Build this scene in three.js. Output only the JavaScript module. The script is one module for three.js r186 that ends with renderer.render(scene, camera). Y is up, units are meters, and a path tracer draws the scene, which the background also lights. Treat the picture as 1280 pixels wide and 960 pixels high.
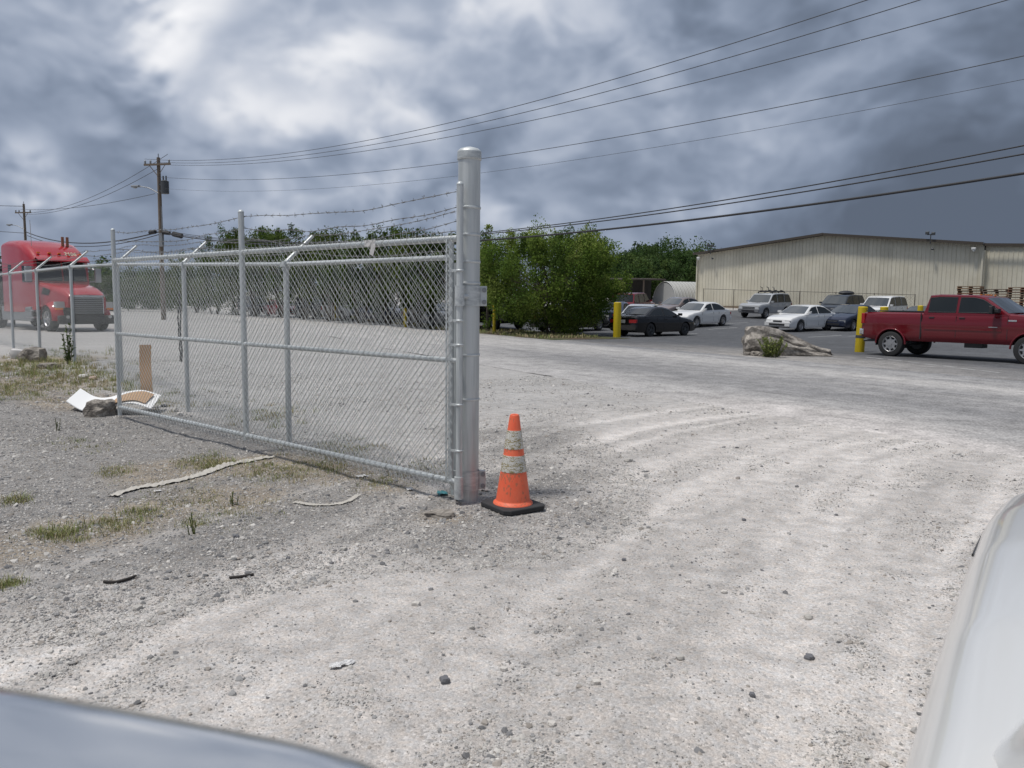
import * as THREE from 'three';
import { mergeGeometries, toCreasedNormals, mergeVertices } from 'three/addons/utils/BufferGeometryUtils.js';
import { FontLoader } from 'three/addons/loaders/FontLoader.js';
import { TextGeometry } from 'three/addons/geometries/TextGeometry.js';

// ------------------------------------------------------------------ camera, sky, sun, exposure
const V = (x, y, z) => new THREE.Vector3(x, y, z);
const scene = new THREE.Scene();
const CAM_H = 1.52, FOC = 1000;                       // eye height; focal length in photo pixels (1280 x 960)
const camera = new THREE.PerspectiveCamera(2 * Math.atan(480 / FOC) * 180 / Math.PI, 4 / 3, 0.03, 2000);
camera.position.set(0, CAM_H, 0);
camera.rotation.order = 'YXZ';
camera.rotation.set(-Math.atan(102 / FOC), 0, 0.0105);
camera.focus = 9; camera.userData.fStop = 8;
camera.updateMatrixWorld(true);
scene.add(camera);
const renderer = new THREE.WebGLRenderer({ antialias: true });
renderer.setSize(1024, 768);
renderer.toneMapping = THREE.LinearToneMapping;
renderer.toneMappingExposure = 1.0;
renderer.shadowMap.enabled = true;

const SUN_DIR = V(-0.5, 1.55, 0.2).normalize();
const sun = new THREE.DirectionalLight(new THREE.Color(1, 0.96, 0.9), 2.8);
sun.position.copy(SUN_DIR).multiplyScalar(120).add(V(0, 0, -30));
sun.target.position.set(0, 0, -30);
sun.castShadow = true; sun.shadow.radius = 14;
sun.shadow.mapSize.set(4096, 4096);
Object.assign(sun.shadow.camera, { left: -60, right: 60, top: 60, bottom: -60, near: 1, far: 260 });
scene.add(sun, sun.target);

// ------------------------------------------------------------------ random numbers and noise
function rng(seed) { let a = seed >>> 0; return () => { a = a + 0x6D2B79F5 | 0; let t = Math.imul(a ^ a >>> 15, 1 | a); t = t + Math.imul(t ^ t >>> 7, 61 | t) ^ t; return ((t ^ t >>> 14) >>> 0) / 4294967296; }; }
function h3(x, y, z) { let n = Math.imul(x, 374761393) ^ Math.imul(y, 668265263) ^ Math.imul(z, 1274126177); n = Math.imul(n ^ n >>> 13, 1274126177); return ((n ^ n >>> 16) >>> 0) / 4294967296; }
function vn(x, y, z = 0) {                             // value noise 0..1
  const i = Math.floor(x), j = Math.floor(y), k = Math.floor(z); let u = x - i, v = y - j, w = z - k;
  u = u * u * (3 - 2 * u); v = v * v * (3 - 2 * v); w = w * w * (3 - 2 * w);
  const L = (a, b, t) => a + (b - a) * t;
  const a = L(L(h3(i, j, k), h3(i + 1, j, k), u), L(h3(i, j + 1, k), h3(i + 1, j + 1, k), u), v);
  if (w === 0) return a;
  return L(a, L(L(h3(i, j, k + 1), h3(i + 1, j, k + 1), u), L(h3(i, j + 1, k + 1), h3(i + 1, j + 1, k + 1), u), v), w);
}
function fbm(x, y, z = 0, o = 4) { let s = 0, a = 0.5, n = 0; for (let k = 0; k < o; k++) { s += a * vn(x, y, z); n += a; a *= 0.5; x = x * 2.03 + 17.1; y = y * 2.03 + 5.3; z = z === 0 ? 0 : z * 2.03 + 9.7; } return s / n; }
const ss = (a, b, x) => { const t = Math.min(1, Math.max(0, (x - a) / (b - a))); return t * t * (3 - 2 * t); };
const lerp = (a, b, t) => a + (b - a) * t;
const mix3 = (a, b, t) => [lerp(a[0], b[0], t), lerp(a[1], b[1], t), lerp(a[2], b[2], t)];

// ------------------------------------------------------------------ the sky: broken storm cloud, paler and thinner to one side, slate to the other
{
  const W = 2048, Hh = 1024, data = new Float32Array(W * Hh * 4), D = Math.PI / 180;
  const azs = [-180, -110, -60, -31, -23, -15, -6, 3, 12, 21, 29, 45, 100, 180], els = [0, 5.5, 10, 14.5, 19.5, 30, 60, 90];
  const tone = [                                        // how light the cloud deck is (display grey), rows by elevation, columns by azimuth
    [136, 138, 150, 164, 156, 164, 172, 178, 148, 118, 108, 106, 116, 136],
    [136, 138, 150, 170, 152, 160, 168, 178, 148, 116, 104, 104, 116, 136],
    [134, 138, 150, 162, 158, 168, 176, 168, 158, 134, 108, 104, 116, 134],
    [134, 140, 158, 174, 184, 182, 186, 174, 162, 146, 128, 118, 122, 134],
    [138, 150, 172, 180, 190, 186, 190, 192, 162, 142, 136, 128, 130, 138],
    [160, 178, 192, 194, 194, 194, 194, 190, 172, 156, 150, 146, 150, 160],
    [186, 196, 202, 202, 202, 202, 200, 196, 190, 186, 182, 178, 182, 186],
    [198, 198, 198, 198, 198, 198, 198, 198, 198, 198, 198, 198, 198, 198]];
  const find = (L, v) => { let k = 0; while (k + 2 < L.length && v > L[k + 1]) k++; const t = Math.min(1, Math.max(0, (v - L[k]) / (L[k + 1] - L[k]))); return [k, t * t * (3 - 2 * t)]; };
  const gaps = [[-21.9, 17.0, 1.5, 3.4, 98], [-22.3, 19.5, 2.2, 1.8, 44], [-13.2, 13.4, 3.0, 1.2, 38], [-16.2, 14.6, 1.6, 1.2, 24], [-11.0, 18.0, 2.2, 1.8, 34], [-32, 8.0, 3.4, 1.3, 80], [-29.5, 6.4, 2.4, 1.2, 34], [-6, 13.6, 3.2, 2.2, 26], [-1, 20, 4, 2, 26], [-8, 9, 3, 1.1, 24], [2.5, 5.6, 3.5, 1.1, 20], [-1.8, 5.4, 2.6, 1.5, 24], [9.5, 7.6, 3.2, 1.0, 24], [14.5, 8.2, 3, 0.9, 20], [5, 9.5, 3, 1.2, 14], [17.5, 12.5, 3, 1, 14]];
  for (let j = 0; j < Hh; j++) {
    const el = ((j + 0.5) / Hh - 0.5) * Math.PI, sy = Math.sin(el), cy = Math.cos(el);
    for (let i = 0; i < W; i++) {
      const lon = ((i + 0.5) / W - 0.5) * 2 * Math.PI, dx = Math.cos(lon) * cy, dz = Math.sin(lon) * cy, at = (j * W + i) * 4; let c;
      if (sy < -0.03) c = [0.2, 0.19, 0.18];
      else {
        const X = dx * 4.2 + 20, Y = sy * 6.6 + 20.5, Z = dz * 4.2 + 20;
        const wx = fbm(X * 1.1 + 3, Y * 1.1, Z * 1.1 + 8, 4) - 0.5, wy = fbm(X * 1.1 + 41, Y * 1.1 + 5, Z * 1.1 + 1, 4) - 0.5;
        const n1 = fbm(X + wx * 1.3, Y + wy * 1.3, Z - wx, 5), n3 = fbm(X * 2.7 + wx * 2.6 + 50, Y * 2.7 + wy * 2.6, Z * 2.7 + wy * 2, 7), n4 = fbm(X * 8 + wx * 7, Y * 8 + wy * 7 + 3, Z * 8, 5);
        const puff = 1 - Math.abs(2 * fbm(X * 1.9 + wy * 1.5 + 9, Y * 1.9 - wx * 1.5, Z * 1.9 + 30, 5) - 1) * 1.6, n2 = 0.66 * n3 + 0.26 * puff + 0.22 * (n4 - 0.5) - 0.03;
        const az = Math.atan2(dx, -dz) / D, azd = az + (n2 - 0.5) * 6 + wx * 9, eld = el / D + (n1 - 0.5) * 7 + (n2 - 0.5) * 4;
        const wrapAz = ((azd + 180) % 360 + 360) % 360 - 180, [ka, ta] = find(azs, wrapAz), [ke, te] = find(els, Math.max(0, eld));
        let g = lerp(lerp(tone[ke][ka], tone[ke][ka + 1], ta), lerp(tone[ke + 1][ka], tone[ke + 1][ka + 1], ta), te);
        const calm = 0.5 + 0.5 * ss(85, 170, g);
        { const e = (n2 - 0.5) * 2.4; g += calm * ((n1 - 0.5) * 66 + 58 * e / (1 + 0.75 * Math.abs(e)) + (n4 - 0.5) * 20) - 4; }
        for (const [a, e, ra, re, w] of gaps) { const da = azd - a, t = (da / ra) ** 2 + ((eld - e) / re) ** 2; if (t < 7) g += w * Math.exp(-t) * (0.2 + 1.1 * n2); }
        g = Math.max(58, g > 225 ? 225 + (g - 225) * 0.6 : g); const L = (g <= 255 ? (g / 255) ** 2.2 : 1 + (g - 255) / 70), b = ss(262, 120, g);   // the thicker the cloud the bluer it looks
        c = [L * (1 - 0.235 * b), L * (1 - 0.05 * b), L * (1.02 + 0.28 * b)];
      }
      data[at] = c[0]; data[at + 1] = c[1]; data[at + 2] = c[2]; data[at + 3] = 1;
    }
  }
  const sky = new THREE.DataTexture(data, W, Hh, THREE.RGBAFormat, THREE.FloatType);
  sky.mapping = THREE.EquirectangularReflectionMapping; sky.magFilter = THREE.LinearFilter; sky.minFilter = THREE.LinearFilter;
  sky.wrapS = THREE.RepeatWrapping; sky.needsUpdate = true;
  scene.background = sky; scene.environment = sky;
}

// ------------------------------------------------------------------ terrain shape, lane coordinates, photo pixel -> place
const LT = [-0.47, -0.8827], LR = [0.8827, -0.47], LO = [2.1, -13.65];   // the lane: along, across to the right, a point on its near edge
const laneS = (x, z) => (x - LO[0]) * LR[0] + (z - LO[1]) * LR[1];
const laneT = (x, z) => (x - LO[0]) * LT[0] + (z - LO[1]) * LT[1];
const laneP = (t, s) => [LO[0] + LT[0] * t + LR[0] * s, LO[1] + LT[1] * t + LR[1] * s];
function H(x, z) {
  const d = -z; let y = 0;
  if (d > 38) { const e = Math.min(d, 110); y += 0.042 * (e < 48 ? (e - 38) ** 2 / 20 : 5 + (e - 48)) * ss(7, 16, laneS(x, z)); }
  y += 0.27 * ss(9, 15, d) * ss(-4, -7.5, x) * (1 - 0.6 * ss(18, 30, d)) * (1 - ss(60, 90, d));
  return y;
}
function Hn(x, z) {                                    // with the gravel's own unevenness, near the gate only
  const d = -z, f = (1 - ss(14, 24, d)) * (1 - ss(-2.2, -0.6, laneS(x, z)));
  if (f <= 0) return H(x, z);
  const p = pathS(x, z);
  return H(x, z) + f * ((fbm(x * 0.55 + 9, z * 0.55, 0, 3) - 0.5) * 0.075 + (fbm(x * 2.6, z * 2.6 + 7, 0, 3) - 0.5) * 0.03 + (fbm(x * 9, z * 9 + 31, 0, 2) - 0.5) * 0.012 - 0.016 * tracks(p, pathL));
}
const PATH = [[-1.4, 4], [-0.1, -0.6], [0.75, -3], [1.9, -5.4], [3.6, -7.9], [6, -9.9], [9, -11.4], [15, -13.2]];
let pathL = 0;                                         // how far along the driveway the last point lay
function pathS(x, z) {                                 // signed distance across the swept driveway
  let best = 1e9, sg = 1, run = 0;
  for (let i = 0; i + 1 < PATH.length; i++) {
    const [ax, az] = PATH[i], [bx, bz] = PATH[i + 1], ux = bx - ax, uz = bz - az, l2 = ux * ux + uz * uz;
    const t = Math.min(1, Math.max(0, ((x - ax) * ux + (z - az) * uz) / l2)), qx = x - ax - ux * t, qz = z - az - uz * t, dd = Math.hypot(qx, qz);
    if (dd < best) { best = dd; sg = ux * qz - uz * qx > 0 ? 1 : -1; pathL = run + t * Math.sqrt(l2); } run += Math.sqrt(l2);
  }
  return best * sg;
}
const TRACKS = [-3.4, -2.7, -2.2, -1.75, -1.1, -0.6, -0.1, 0.5, 0.95, 1.6, 2.1, 2.6, 3.2];
function tracks(p, l) {                                // 1 on a packed wheel track, 0 on the loose stone between
  let v = 0; for (let k = 0; k < TRACKS.length; k++) { const c = TRACKS[k] + (vn(l * 0.22 + k * 7.3, k + 0.5) - 0.5) * 0.7, w = 0.08 + 0.1 * vn(l * 0.5, k * 3.1), f = ss(0.2, 0.5, vn(l * 0.25 + k * 3.7, 9.5)); v = Math.max(v, f * Math.exp(-(((p - c) / w) ** 2))); }
  return v;
}
const _m = camera.matrixWorld;
function ray(px, py) { return V((px - 640) / FOC, -(py - 480) / FOC, -1).transformDirection(_m); }
function atDepth(px, py, d) { const r = ray(px, py); return V(0, CAM_H, 0).addScaledVector(r, d / -r.z); }   // point at a known depth
function G(px, py) {                                   // where the pixel's ray meets the ground
  const r = ray(px, py); let t = 0.5;
  for (let k = 0; k < 4000; k++) { const y = CAM_H + r.y * t; if (y <= H(r.x * t, r.z * t)) break; t *= 1.004; }
  return V(r.x * t, H(r.x * t, r.z * t), r.z * t);
}
function onGround(px, d) { const x = (px - 640) / FOC * d, z = -d; return V(x, H(x, z), z); }

// ------------------------------------------------------------------ helpers: names, things, geometry
const used = {};
function numbered(n) { const k = used[n] = (used[n] ?? -1) + 1; return k ? `${n}_${String(k).padStart(3, '0')}` : n; }
function shade(o) { o.traverse(m => { if (m.isMesh) { m.castShadow = true; m.receiveShadow = true; } }); return o; }
function tag(o, label, category, group, kind) { o.userData.label = label; if (category) o.userData.category = category; if (group) o.userData.group = group; if (kind) o.userData.kind = kind; return o; }
function thing(name, label, category, pos = V(0, 0, 0), turn = 0, group) { const g = new THREE.Group(); g.name = numbered(name); g.position.copy(pos); g.rotation.y = turn; tag(g, label, category, group); scene.add(g); return g; }
function part(name, geo, mat, parent) { const m = new THREE.Mesh(geo, mat); m.name = name; m.castShadow = m.receiveShadow = true; parent.add(m); return m; }
function solo(name, geo, mat, label, category, group, pos) { const m = new THREE.Mesh(geo, mat); m.name = numbered(name); m.castShadow = m.receiveShadow = true; if (pos) m.position.copy(pos); tag(m, label, category, group); scene.add(m); return m; }
function struct(name, geo, mat, label) { const m = new THREE.Mesh(geo, mat); m.name = numbered(name); m.castShadow = m.receiveShadow = true; m.userData.kind = 'structure'; m.userData.label = label; scene.add(m); return m; }
function mg(list) { return list.length === 1 ? list[0] : mergeGeometries(list.map(g => { const n = g.index ? g.toNonIndexed() : g; for (const k of Object.keys(n.attributes)) if (!['position', 'normal', 'uv'].includes(k)) n.deleteAttribute(k); if (!n.attributes.uv) n.setAttribute('uv', new THREE.BufferAttribute(new Float32Array(n.attributes.position.count * 2), 2)); return n; })); }
function box(w, h, d, x = 0, y = 0, z = 0, rx = 0, ry = 0, rz = 0) { const g = new THREE.BoxGeometry(w, h, d); if (rx) g.rotateX(rx); if (ry) g.rotateY(ry); if (rz) g.rotateZ(rz); return g.translate(x, y, z); }
function rbox(w, h, d, r, x = 0, y = 0, z = 0) {      // box with chamfered edges along its depth
  const s = new THREE.Shape(), a = w / 2 - r, b = h / 2 - r; r = Math.min(r, w / 2.01, h / 2.01, d / 2.01);
  s.moveTo(-a, -b); s.lineTo(a, -b); s.lineTo(a, b); s.lineTo(-a, b); s.closePath();
  const g = new THREE.ExtrudeGeometry(s, { depth: d - 2 * r, bevelEnabled: true, bevelThickness: r, bevelSize: r, bevelSegments: 2 }); return g.translate(x, y, z - d / 2 + r);
}
function bar(a, b, r, seg = 8, r2 = r, open = false) { const l = a.distanceTo(b), g = new THREE.CylinderGeometry(r2, r, l, seg, 1, open); g.translate(0, l / 2, 0); g.applyQuaternion(new THREE.Quaternion().setFromUnitVectors(V(0, 1, 0), b.clone().sub(a).normalize())); return g.translate(a.x, a.y, a.z); }
function tube(pts, r, seg = 5, n = pts.length * 4) { return new THREE.TubeGeometry(new THREE.CatmullRomCurve3(pts), n, r, seg, false); }
function buf(pos, idx, uv, col) { const g = new THREE.BufferGeometry(); g.setAttribute('position', new THREE.Float32BufferAttribute(pos, 3)); if (uv) g.setAttribute('uv', new THREE.Float32BufferAttribute(uv, 2)); if (col) g.setAttribute('color', new THREE.Float32BufferAttribute(col, 3)); g.setIndex(idx); g.computeVertexNormals(); return g; }
const lin = (r, g, b) => new THREE.Color().setRGB(r, g, b);
function mat(color, rough = 0.7, metal = 0, extra = {}) { return new THREE.MeshStandardMaterial({ color: Array.isArray(color) ? lin(...color) : color, roughness: rough, metalness: metal, ...extra }); }

// ------------------------------------------------------------------ textures
const toS = v => { v = Math.min(1, Math.max(0, v)); return 255 * (v <= 0.0031308 ? 12.92 * v : 1.055 * v ** (1 / 2.4) - 0.055); };
function texture(n, f, srgb = true, rep = 1) {         // f(u, v) -> [r, g, b] linear (srgb) or a grey 0..1
  const d = new Uint8Array(n * n * 4);
  for (let j = 0; j < n; j++) for (let i = 0; i < n; i++) { const c = f(i / n, j / n), k = (j * n + i) * 4; if (srgb) { d[k] = toS(c[0]); d[k + 1] = toS(c[1]); d[k + 2] = toS(c[2]); } else d[k] = d[k + 1] = d[k + 2] = 255 * Math.min(1, Math.max(0, c)); d[k + 3] = 255; }
  const t = new THREE.DataTexture(d, n, n); t.wrapS = t.wrapT = THREE.RepeatWrapping; t.magFilter = THREE.LinearFilter; t.minFilter = THREE.LinearMipmapLinearFilter; t.generateMipmaps = true; if (srgb) t.colorSpace = THREE.SRGBColorSpace; t.repeat.set(rep, rep); t.needsUpdate = true; return t;
}
function tileNoise(u, v, f, seed) {                    // periodic value noise at f cells
  const x = u * f, y = v * f, i = Math.floor(x), j = Math.floor(y); let a = x - i, b = y - j; a = a * a * (3 - 2 * a); b = b * b * (3 - 2 * b);
  const q = (p, r) => h3((p + f) % f, (r + f) % f, seed);
  return lerp(lerp(q(i, j), q(i + 1, j), a), lerp(q(i, j + 1), q(i + 1, j + 1), a), b);
}
function stones(u, v, f, seed, out) {                  // periodic pebbles: id tone, height
  const x = u * f, y = v * f, ci = Math.floor(x), cj = Math.floor(y); let d1 = 9, d2 = 9, id = 0;
  for (let j = -1; j <= 1; j++) for (let i = -1; i <= 1; i++) { const a = (ci + i + f) % f, b = (cj + j + f) % f, px = ci + i + 0.15 + 0.7 * h3(a, b, seed), py = cj + j + 0.15 + 0.7 * h3(a, b, seed + 1), d = Math.hypot(px - x, py - y); if (d < d1) { d2 = d1; d1 = d; id = h3(a, b, seed + 2); } else if (d < d2) d2 = d; }
  out.id = id; out.edge = d2 - d1; out.d = d1; return out;
}
const GN = 1024, gravH = new Float32Array(GN * GN), gravC = new Float32Array(GN * GN);
{
  const A = {}, B = {}, C = {};
  for (let j = 0; j < GN; j++) for (let i = 0; i < GN; i++) {
    const u = i / GN, v = j / GN; stones(u, v, 210, 3, A); stones(u, v, 90, 8, B); stones(u, v, 40, 15, C);
    let h = 0.3 * ss(0, 0.35, A.edge) * (0.5 + 0.5 * A.id), c = 0.62 + 0.27 * (A.id - 0.5);
    if (B.id > 0.62 && B.edge > 0.14) { h = 0.35 + 0.3 * ss(0.1, 0.6, B.edge); c = 0.6 + 0.4 * ((B.id - 0.62) / 0.38 - 0.45); }
    if (C.id > 0.955 && C.edge > 0.3) { h = 0.6 + 0.4 * ss(0.25, 0.8, C.edge); c = 0.58 + 0.45 * ((C.id - 0.955) / 0.045 - 0.45); }
    c *= 0.86 + 0.28 * tileNoise(u, v, 14, 77); c *= 0.9 + 0.2 * tileNoise(u, v, 500, 70);
    gravH[j * GN + i] = h + 0.12 * tileNoise(u, v, 26, 5); gravC[j * GN + i] = Math.min(1, Math.max(0.12, c));
  }
}
const smp = (a, u, v) => a[Math.floor(v * GN) * GN + Math.floor(u * GN)];
const tGravel = texture(GN, (u, v) => { const c = smp(gravC, u, v), w = (tileNoise(u, v, 60, 33) - 0.5) * 0.07; return [c * (1 + w), c, c * (1 - w)]; });
const tGravelB = texture(GN, (u, v) => smp(gravH, u, v) / 1.12, false);
const tAsph = texture(512, (u, v) => { const A = stones(u, v, 120, 61, {}); const c = 0.62 + 0.5 * (A.id - 0.5) * ss(0.05, 0.3, A.edge) + 0.22 * (tileNoise(u, v, 9, 4) - 0.5) + 0.2 * (tileNoise(u, v, 34, 6) - 0.5); return [c, c, c * 1.01]; });
const tAsphB = texture(512, (u, v) => { const A = stones(u, v, 120, 61, {}); return ss(0, 0.5, A.edge) * (0.4 + 0.6 * A.id); }, false);
const mottle = (a, b, f1, f2, seed) => (u, v) => { const t = 0.5 * tileNoise(u, v, f1, seed) + 0.3 * tileNoise(u, v, f2, seed + 1) + 0.2 * tileNoise(u, v, f2 * 3, seed + 2); return mix3(a, b, ss(0.25, 0.75, t)); };
const tGalv = texture(256, mottle([0.46, 0.485, 0.49], [0.64, 0.665, 0.66], 6, 19, 100));
const tWood = texture(256, (u, v) => { const g = 0.5 * tileNoise(u, v * 0.999, 48, 7) * 0.6 + 0.4 * tileNoise(u, v, 5, 9); return mix3([0.10, 0.075, 0.055], [0.26, 0.21, 0.165], g * 1.3); });
const tRock = texture(512, (u, v) => { const n = 0.4 * tileNoise(u, v, 5, 21) + 0.3 * tileNoise(u, v, 17, 22) + 0.2 * tileNoise(u, v, 60, 23) + 0.15 * tileNoise(u, v, 160, 24); return mix3([0.13, 0.115, 0.1], [0.46, 0.42, 0.37], ss(0.25, 0.8, n)); });
const tRockB = texture(512, (u, v) => 0.5 * tileNoise(u, v, 14, 22) + 0.3 * tileNoise(u, v, 50, 23) + 0.2 * tileNoise(u, v, 150, 24), false);
const tSiding = texture(256, mottle([0.66, 0.615, 0.49], [0.735, 0.69, 0.56], 5, 23, 140));
const tDirt = texture(256, mottle([0.82, 0.82, 0.82], [1, 1, 1], 5, 23, 150));

const M = {
  ground: new THREE.MeshStandardMaterial({ vertexColors: true, map: tGravel, bumpMap: tGravelB, bumpScale: 0.0042, roughness: 0.95 }),
  asphalt: new THREE.MeshStandardMaterial({ vertexColors: true, map: tAsph, bumpMap: tAsphB, bumpScale: 0.005, roughness: 0.9 }),
  verge: new THREE.MeshStandardMaterial({ vertexColors: true, map: tAsph, bumpMap: tAsphB, bumpScale: 0.03, roughness: 1 }),
  galv: mat([1, 1, 1], 0.46, 0.35, { map: tGalv }),
  wire: mat([0.46, 0.48, 0.48], 0.45, 0.4),
  barbed: mat([0.2, 0.2, 0.2], 0.6, 0.5),
  rust: mat([0.2, 0.1, 0.06], 0.85, 0.2),
  wood: mat([1, 1, 1], 0.9, 0, { map: tWood }),
  cable: mat([0.03, 0.03, 0.033], 0.7),
  darkMetal: mat([0.09, 0.095, 0.1], 0.55, 0.5),
  greyMetal: mat([0.3, 0.31, 0.32], 0.5, 0.5),
  chrome: mat([0.75, 0.75, 0.76], 0.2, 1),
  alloy: mat([0.5, 0.5, 0.51], 0.35, 0.8),
  tyre: mat([0.03, 0.03, 0.031], 0.85),
  blackPlastic: mat([0.025, 0.025, 0.027], 0.55),
  glass: new THREE.MeshPhysicalMaterial({ color: lin(0.012, 0.015, 0.016), roughness: 0.03, ior: 1.5 }),
  frontGlass: new THREE.MeshPhysicalMaterial({ color: lin(0.03, 0.036, 0.038), roughness: 0.05, ior: 1.9, clearcoat: 0.6, clearcoatRoughness: 0.02 }),
  lamp: new THREE.MeshPhysicalMaterial({ color: lin(0.6, 0.6, 0.58), roughness: 0.12, metalness: 0.35, clearcoat: 1 }),
  amber: mat([0.85, 0.25, 0.03], 0.25),
  redLamp: mat([0.35, 0.012, 0.015], 0.18),
  plate: mat([0.4, 0.4, 0.38], 0.5),
  yellow: mat([0.68, 0.50, 0.012], 0.55, 0, { map: tDirt }),
  concrete: mat([1, 1, 1], 0.95, 0, { map: tRock, bumpMap: tRockB, bumpScale: 0.01 }),
  rock: mat([1, 1, 1], 0.95, 0, { map: tRock, bumpMap: tRockB, bumpScale: 0.03 }),
};
function paint(r, g, b, rough = 0.35) { return new THREE.MeshPhysicalMaterial({ color: lin(r, g, b), roughness: rough, specularIntensity: 0.25, clearcoat: 1, clearcoatRoughness: 0.06 }); }

// ------------------------------------------------------------------ ground: one graded sheet
const darkZone = [[-40, 470], [60, 470], [150, 512], [330, 545], [575, 600], [610, 540], [700, 535], [770, 590], [760, 650], [640, 690], [480, 698], [300, 728], [120, 775], [-60, 790]].map(([a, b]) => { const p = G(a, b); return [p.x, p.z]; });
function inPoly(x, z, P) { let c = false; for (let i = 0, j = P.length - 1; i < P.length; j = i++) { const [a, b] = P[i], [e, f] = P[j]; if ((b > z) !== (f > z) && x < (e - a) * (z - b) / (f - b) + a) c = !c; } return c; }
function polyDist(x, z, P) { let best = 1e9; for (let i = 0, j = P.length - 1; i < P.length; j = i++) { const [ax, az] = P[j], [bx, bz] = P[i], ux = bx - ax, uz = bz - az, t = Math.min(1, Math.max(0, ((x - ax) * ux + (z - az) * uz) / (ux * ux + uz * uz))); best = Math.min(best, Math.hypot(x - ax - ux * t, z - az - uz * t)); } return inPoly(x, z, P) ? best : -best; }
const PALE = [0.485, 0.454, 0.428], GREY = [0.235, 0.222, 0.21], SOIL = [0.28, 0.23, 0.17], YARD = [0.40, 0.385, 0.37];
const soilSpots = [[60, 480, 1.6], [20, 450, 2.5], [120, 500, 1.2], [230, 590, 0.9], [330, 580, 0.8], [420, 590, 0.8], [480, 610, 0.5], [120, 660, 0.7], [190, 640, 0.6], [300, 620, 0.8], [550, 645, 0.35], [0, 690, 0.6]].map(([a, b, r]) => { const p = G(a, b); return [p.x, p.z, r]; });
function groundColor(x, z) {
  const n = fbm(x * 0.9, z * 0.9, 0, 4), nf = fbm(x * 4.2 + 8, z * 4.2, 0, 3), n3 = fbm(x * 0.3 + 70, z * 0.3, 0, 3);
  const p = pathS(x, z), trk = tracks(p, pathL), along = pathL;
  let c = mix3(YARD, PALE, ss(6.5, 2.2, Math.abs(p) + (n - 0.5) * 3) * (x < -3.5 ? ss(-9, -3.5, x) : 1));
  const dz = polyDist(x, z, darkZone) + (n - 0.5) * 1.7 + (nf - 0.5) * 0.7;
  c = mix3(c, GREY, ss(-0.5, 0.55, dz) * (0.95 - 0.25 * trk));
  const st = fbm(p * 1.3 + 40, along * 0.12, 0, 3), st2 = fbm(p * 6 + 11, along * 0.25, 0, 3), inDrive = ss(5, 3.4, Math.abs(p));   // wheel tracks drawn along the driveway
  const k = (1 + (st - 0.5) * 0.2 + (st2 - 0.5) * 0.36 * inDrive) * (1 + (n3 - 0.5) * 0.16) * (0.91 + 0.18 * trk);
  c = c.map(v => v * k * (0.93 + 0.14 * nf));
  let so = 0; for (const [sx, sz, r] of soilSpots) { const q = Math.hypot(x - sx, z - sz) / r; if (q < 2) so = Math.max(so, Math.exp(-q * q * 1.6)); }
  c = mix3(c, SOIL.map(v => v * (0.7 + 0.6 * nf)), ss(0.28, 0.75, so * (0.4 + 1.1 * n)) * 0.75);
  return c.map(v => v / 0.62);
}
{
  const axis = (lo, a, b, hi, fine, grow) => { const r = []; for (let x = a; x <= b; x += fine) r.push(x); let s = fine, x = r[r.length - 1]; while (x < hi) { s *= grow; x += s; r.push(x); } s = fine; x = a; while (x > lo) { s *= grow; x -= s; r.unshift(x); } return r; };
  const xs = axis(-260, -6.5, 7, 260, 0.075, 1.055), zs = axis(-330, -12.5, -1.2, 12, 0.075, 1.045), nx = xs.length, nz = zs.length;
  const pos = [], uv = [], col = [], idx = [];
  for (let j = 0; j < nz; j++) for (let i = 0; i < nx; i++) { const x = xs[i], z = zs[j]; pos.push(x, Hn(x, z), z); uv.push(x / 1.13, z / 1.13); col.push(...groundColor(x, z)); }
  for (let j = 0; j + 1 < nz; j++) for (let i = 0; i + 1 < nx; i++) { const a = j * nx + i, b = a + 1, c = a + nx, d = c + 1; idx.push(a, c, b, b, c, d); }
  struct('ground', buf(pos, idx, uv, col), M.ground, 'pale crushed limestone yard with darker loose gravel by the fence');
}
function sheet(name, t0, t1, s0, s1, dt, ds, lift, edge, color, m, label, uvs = 3) {      // a strip in lane coordinates with an uneven edge
  const nt = Math.round((t1 - t0) / dt), ns = Math.round((s1 - s0) / ds), pos = [], uv = [], col = [], idx = [];
  for (let j = 0; j <= ns; j++) for (let i = 0; i <= nt; i++) {
    let t = lerp(t0, t1, i / nt), s = lerp(s0, s1, j / ns); [t, s] = edge(t, s, i / nt, j / ns);
    const [x, z] = laneP(t, s); pos.push(x, H(x, z) + (j === 0 ? -0.03 : lift), z); uv.push(x / uvs, z / uvs); col.push(...color(t, s, x, z).map(v => v / 0.62));
  }
  for (let j = 0; j < ns; j++) for (let i = 0; i < nt; i++) { const a = j * (nt + 1) + i, b = a + 1, c = a + nt + 1, d = c + 1; idx.push(a, b, c, b, d, c); }
  const g = buf(pos, idx, uv, col); if (g.attributes.normal.getY(10) < 0) { const q = g.index.array; for (let k = 0; k < q.length; k += 3) { const w = q[k]; q[k] = q[k + 1]; q[k + 1] = w; } g.computeVertexNormals(); }
  return struct(name, g, m, label);
}
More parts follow.
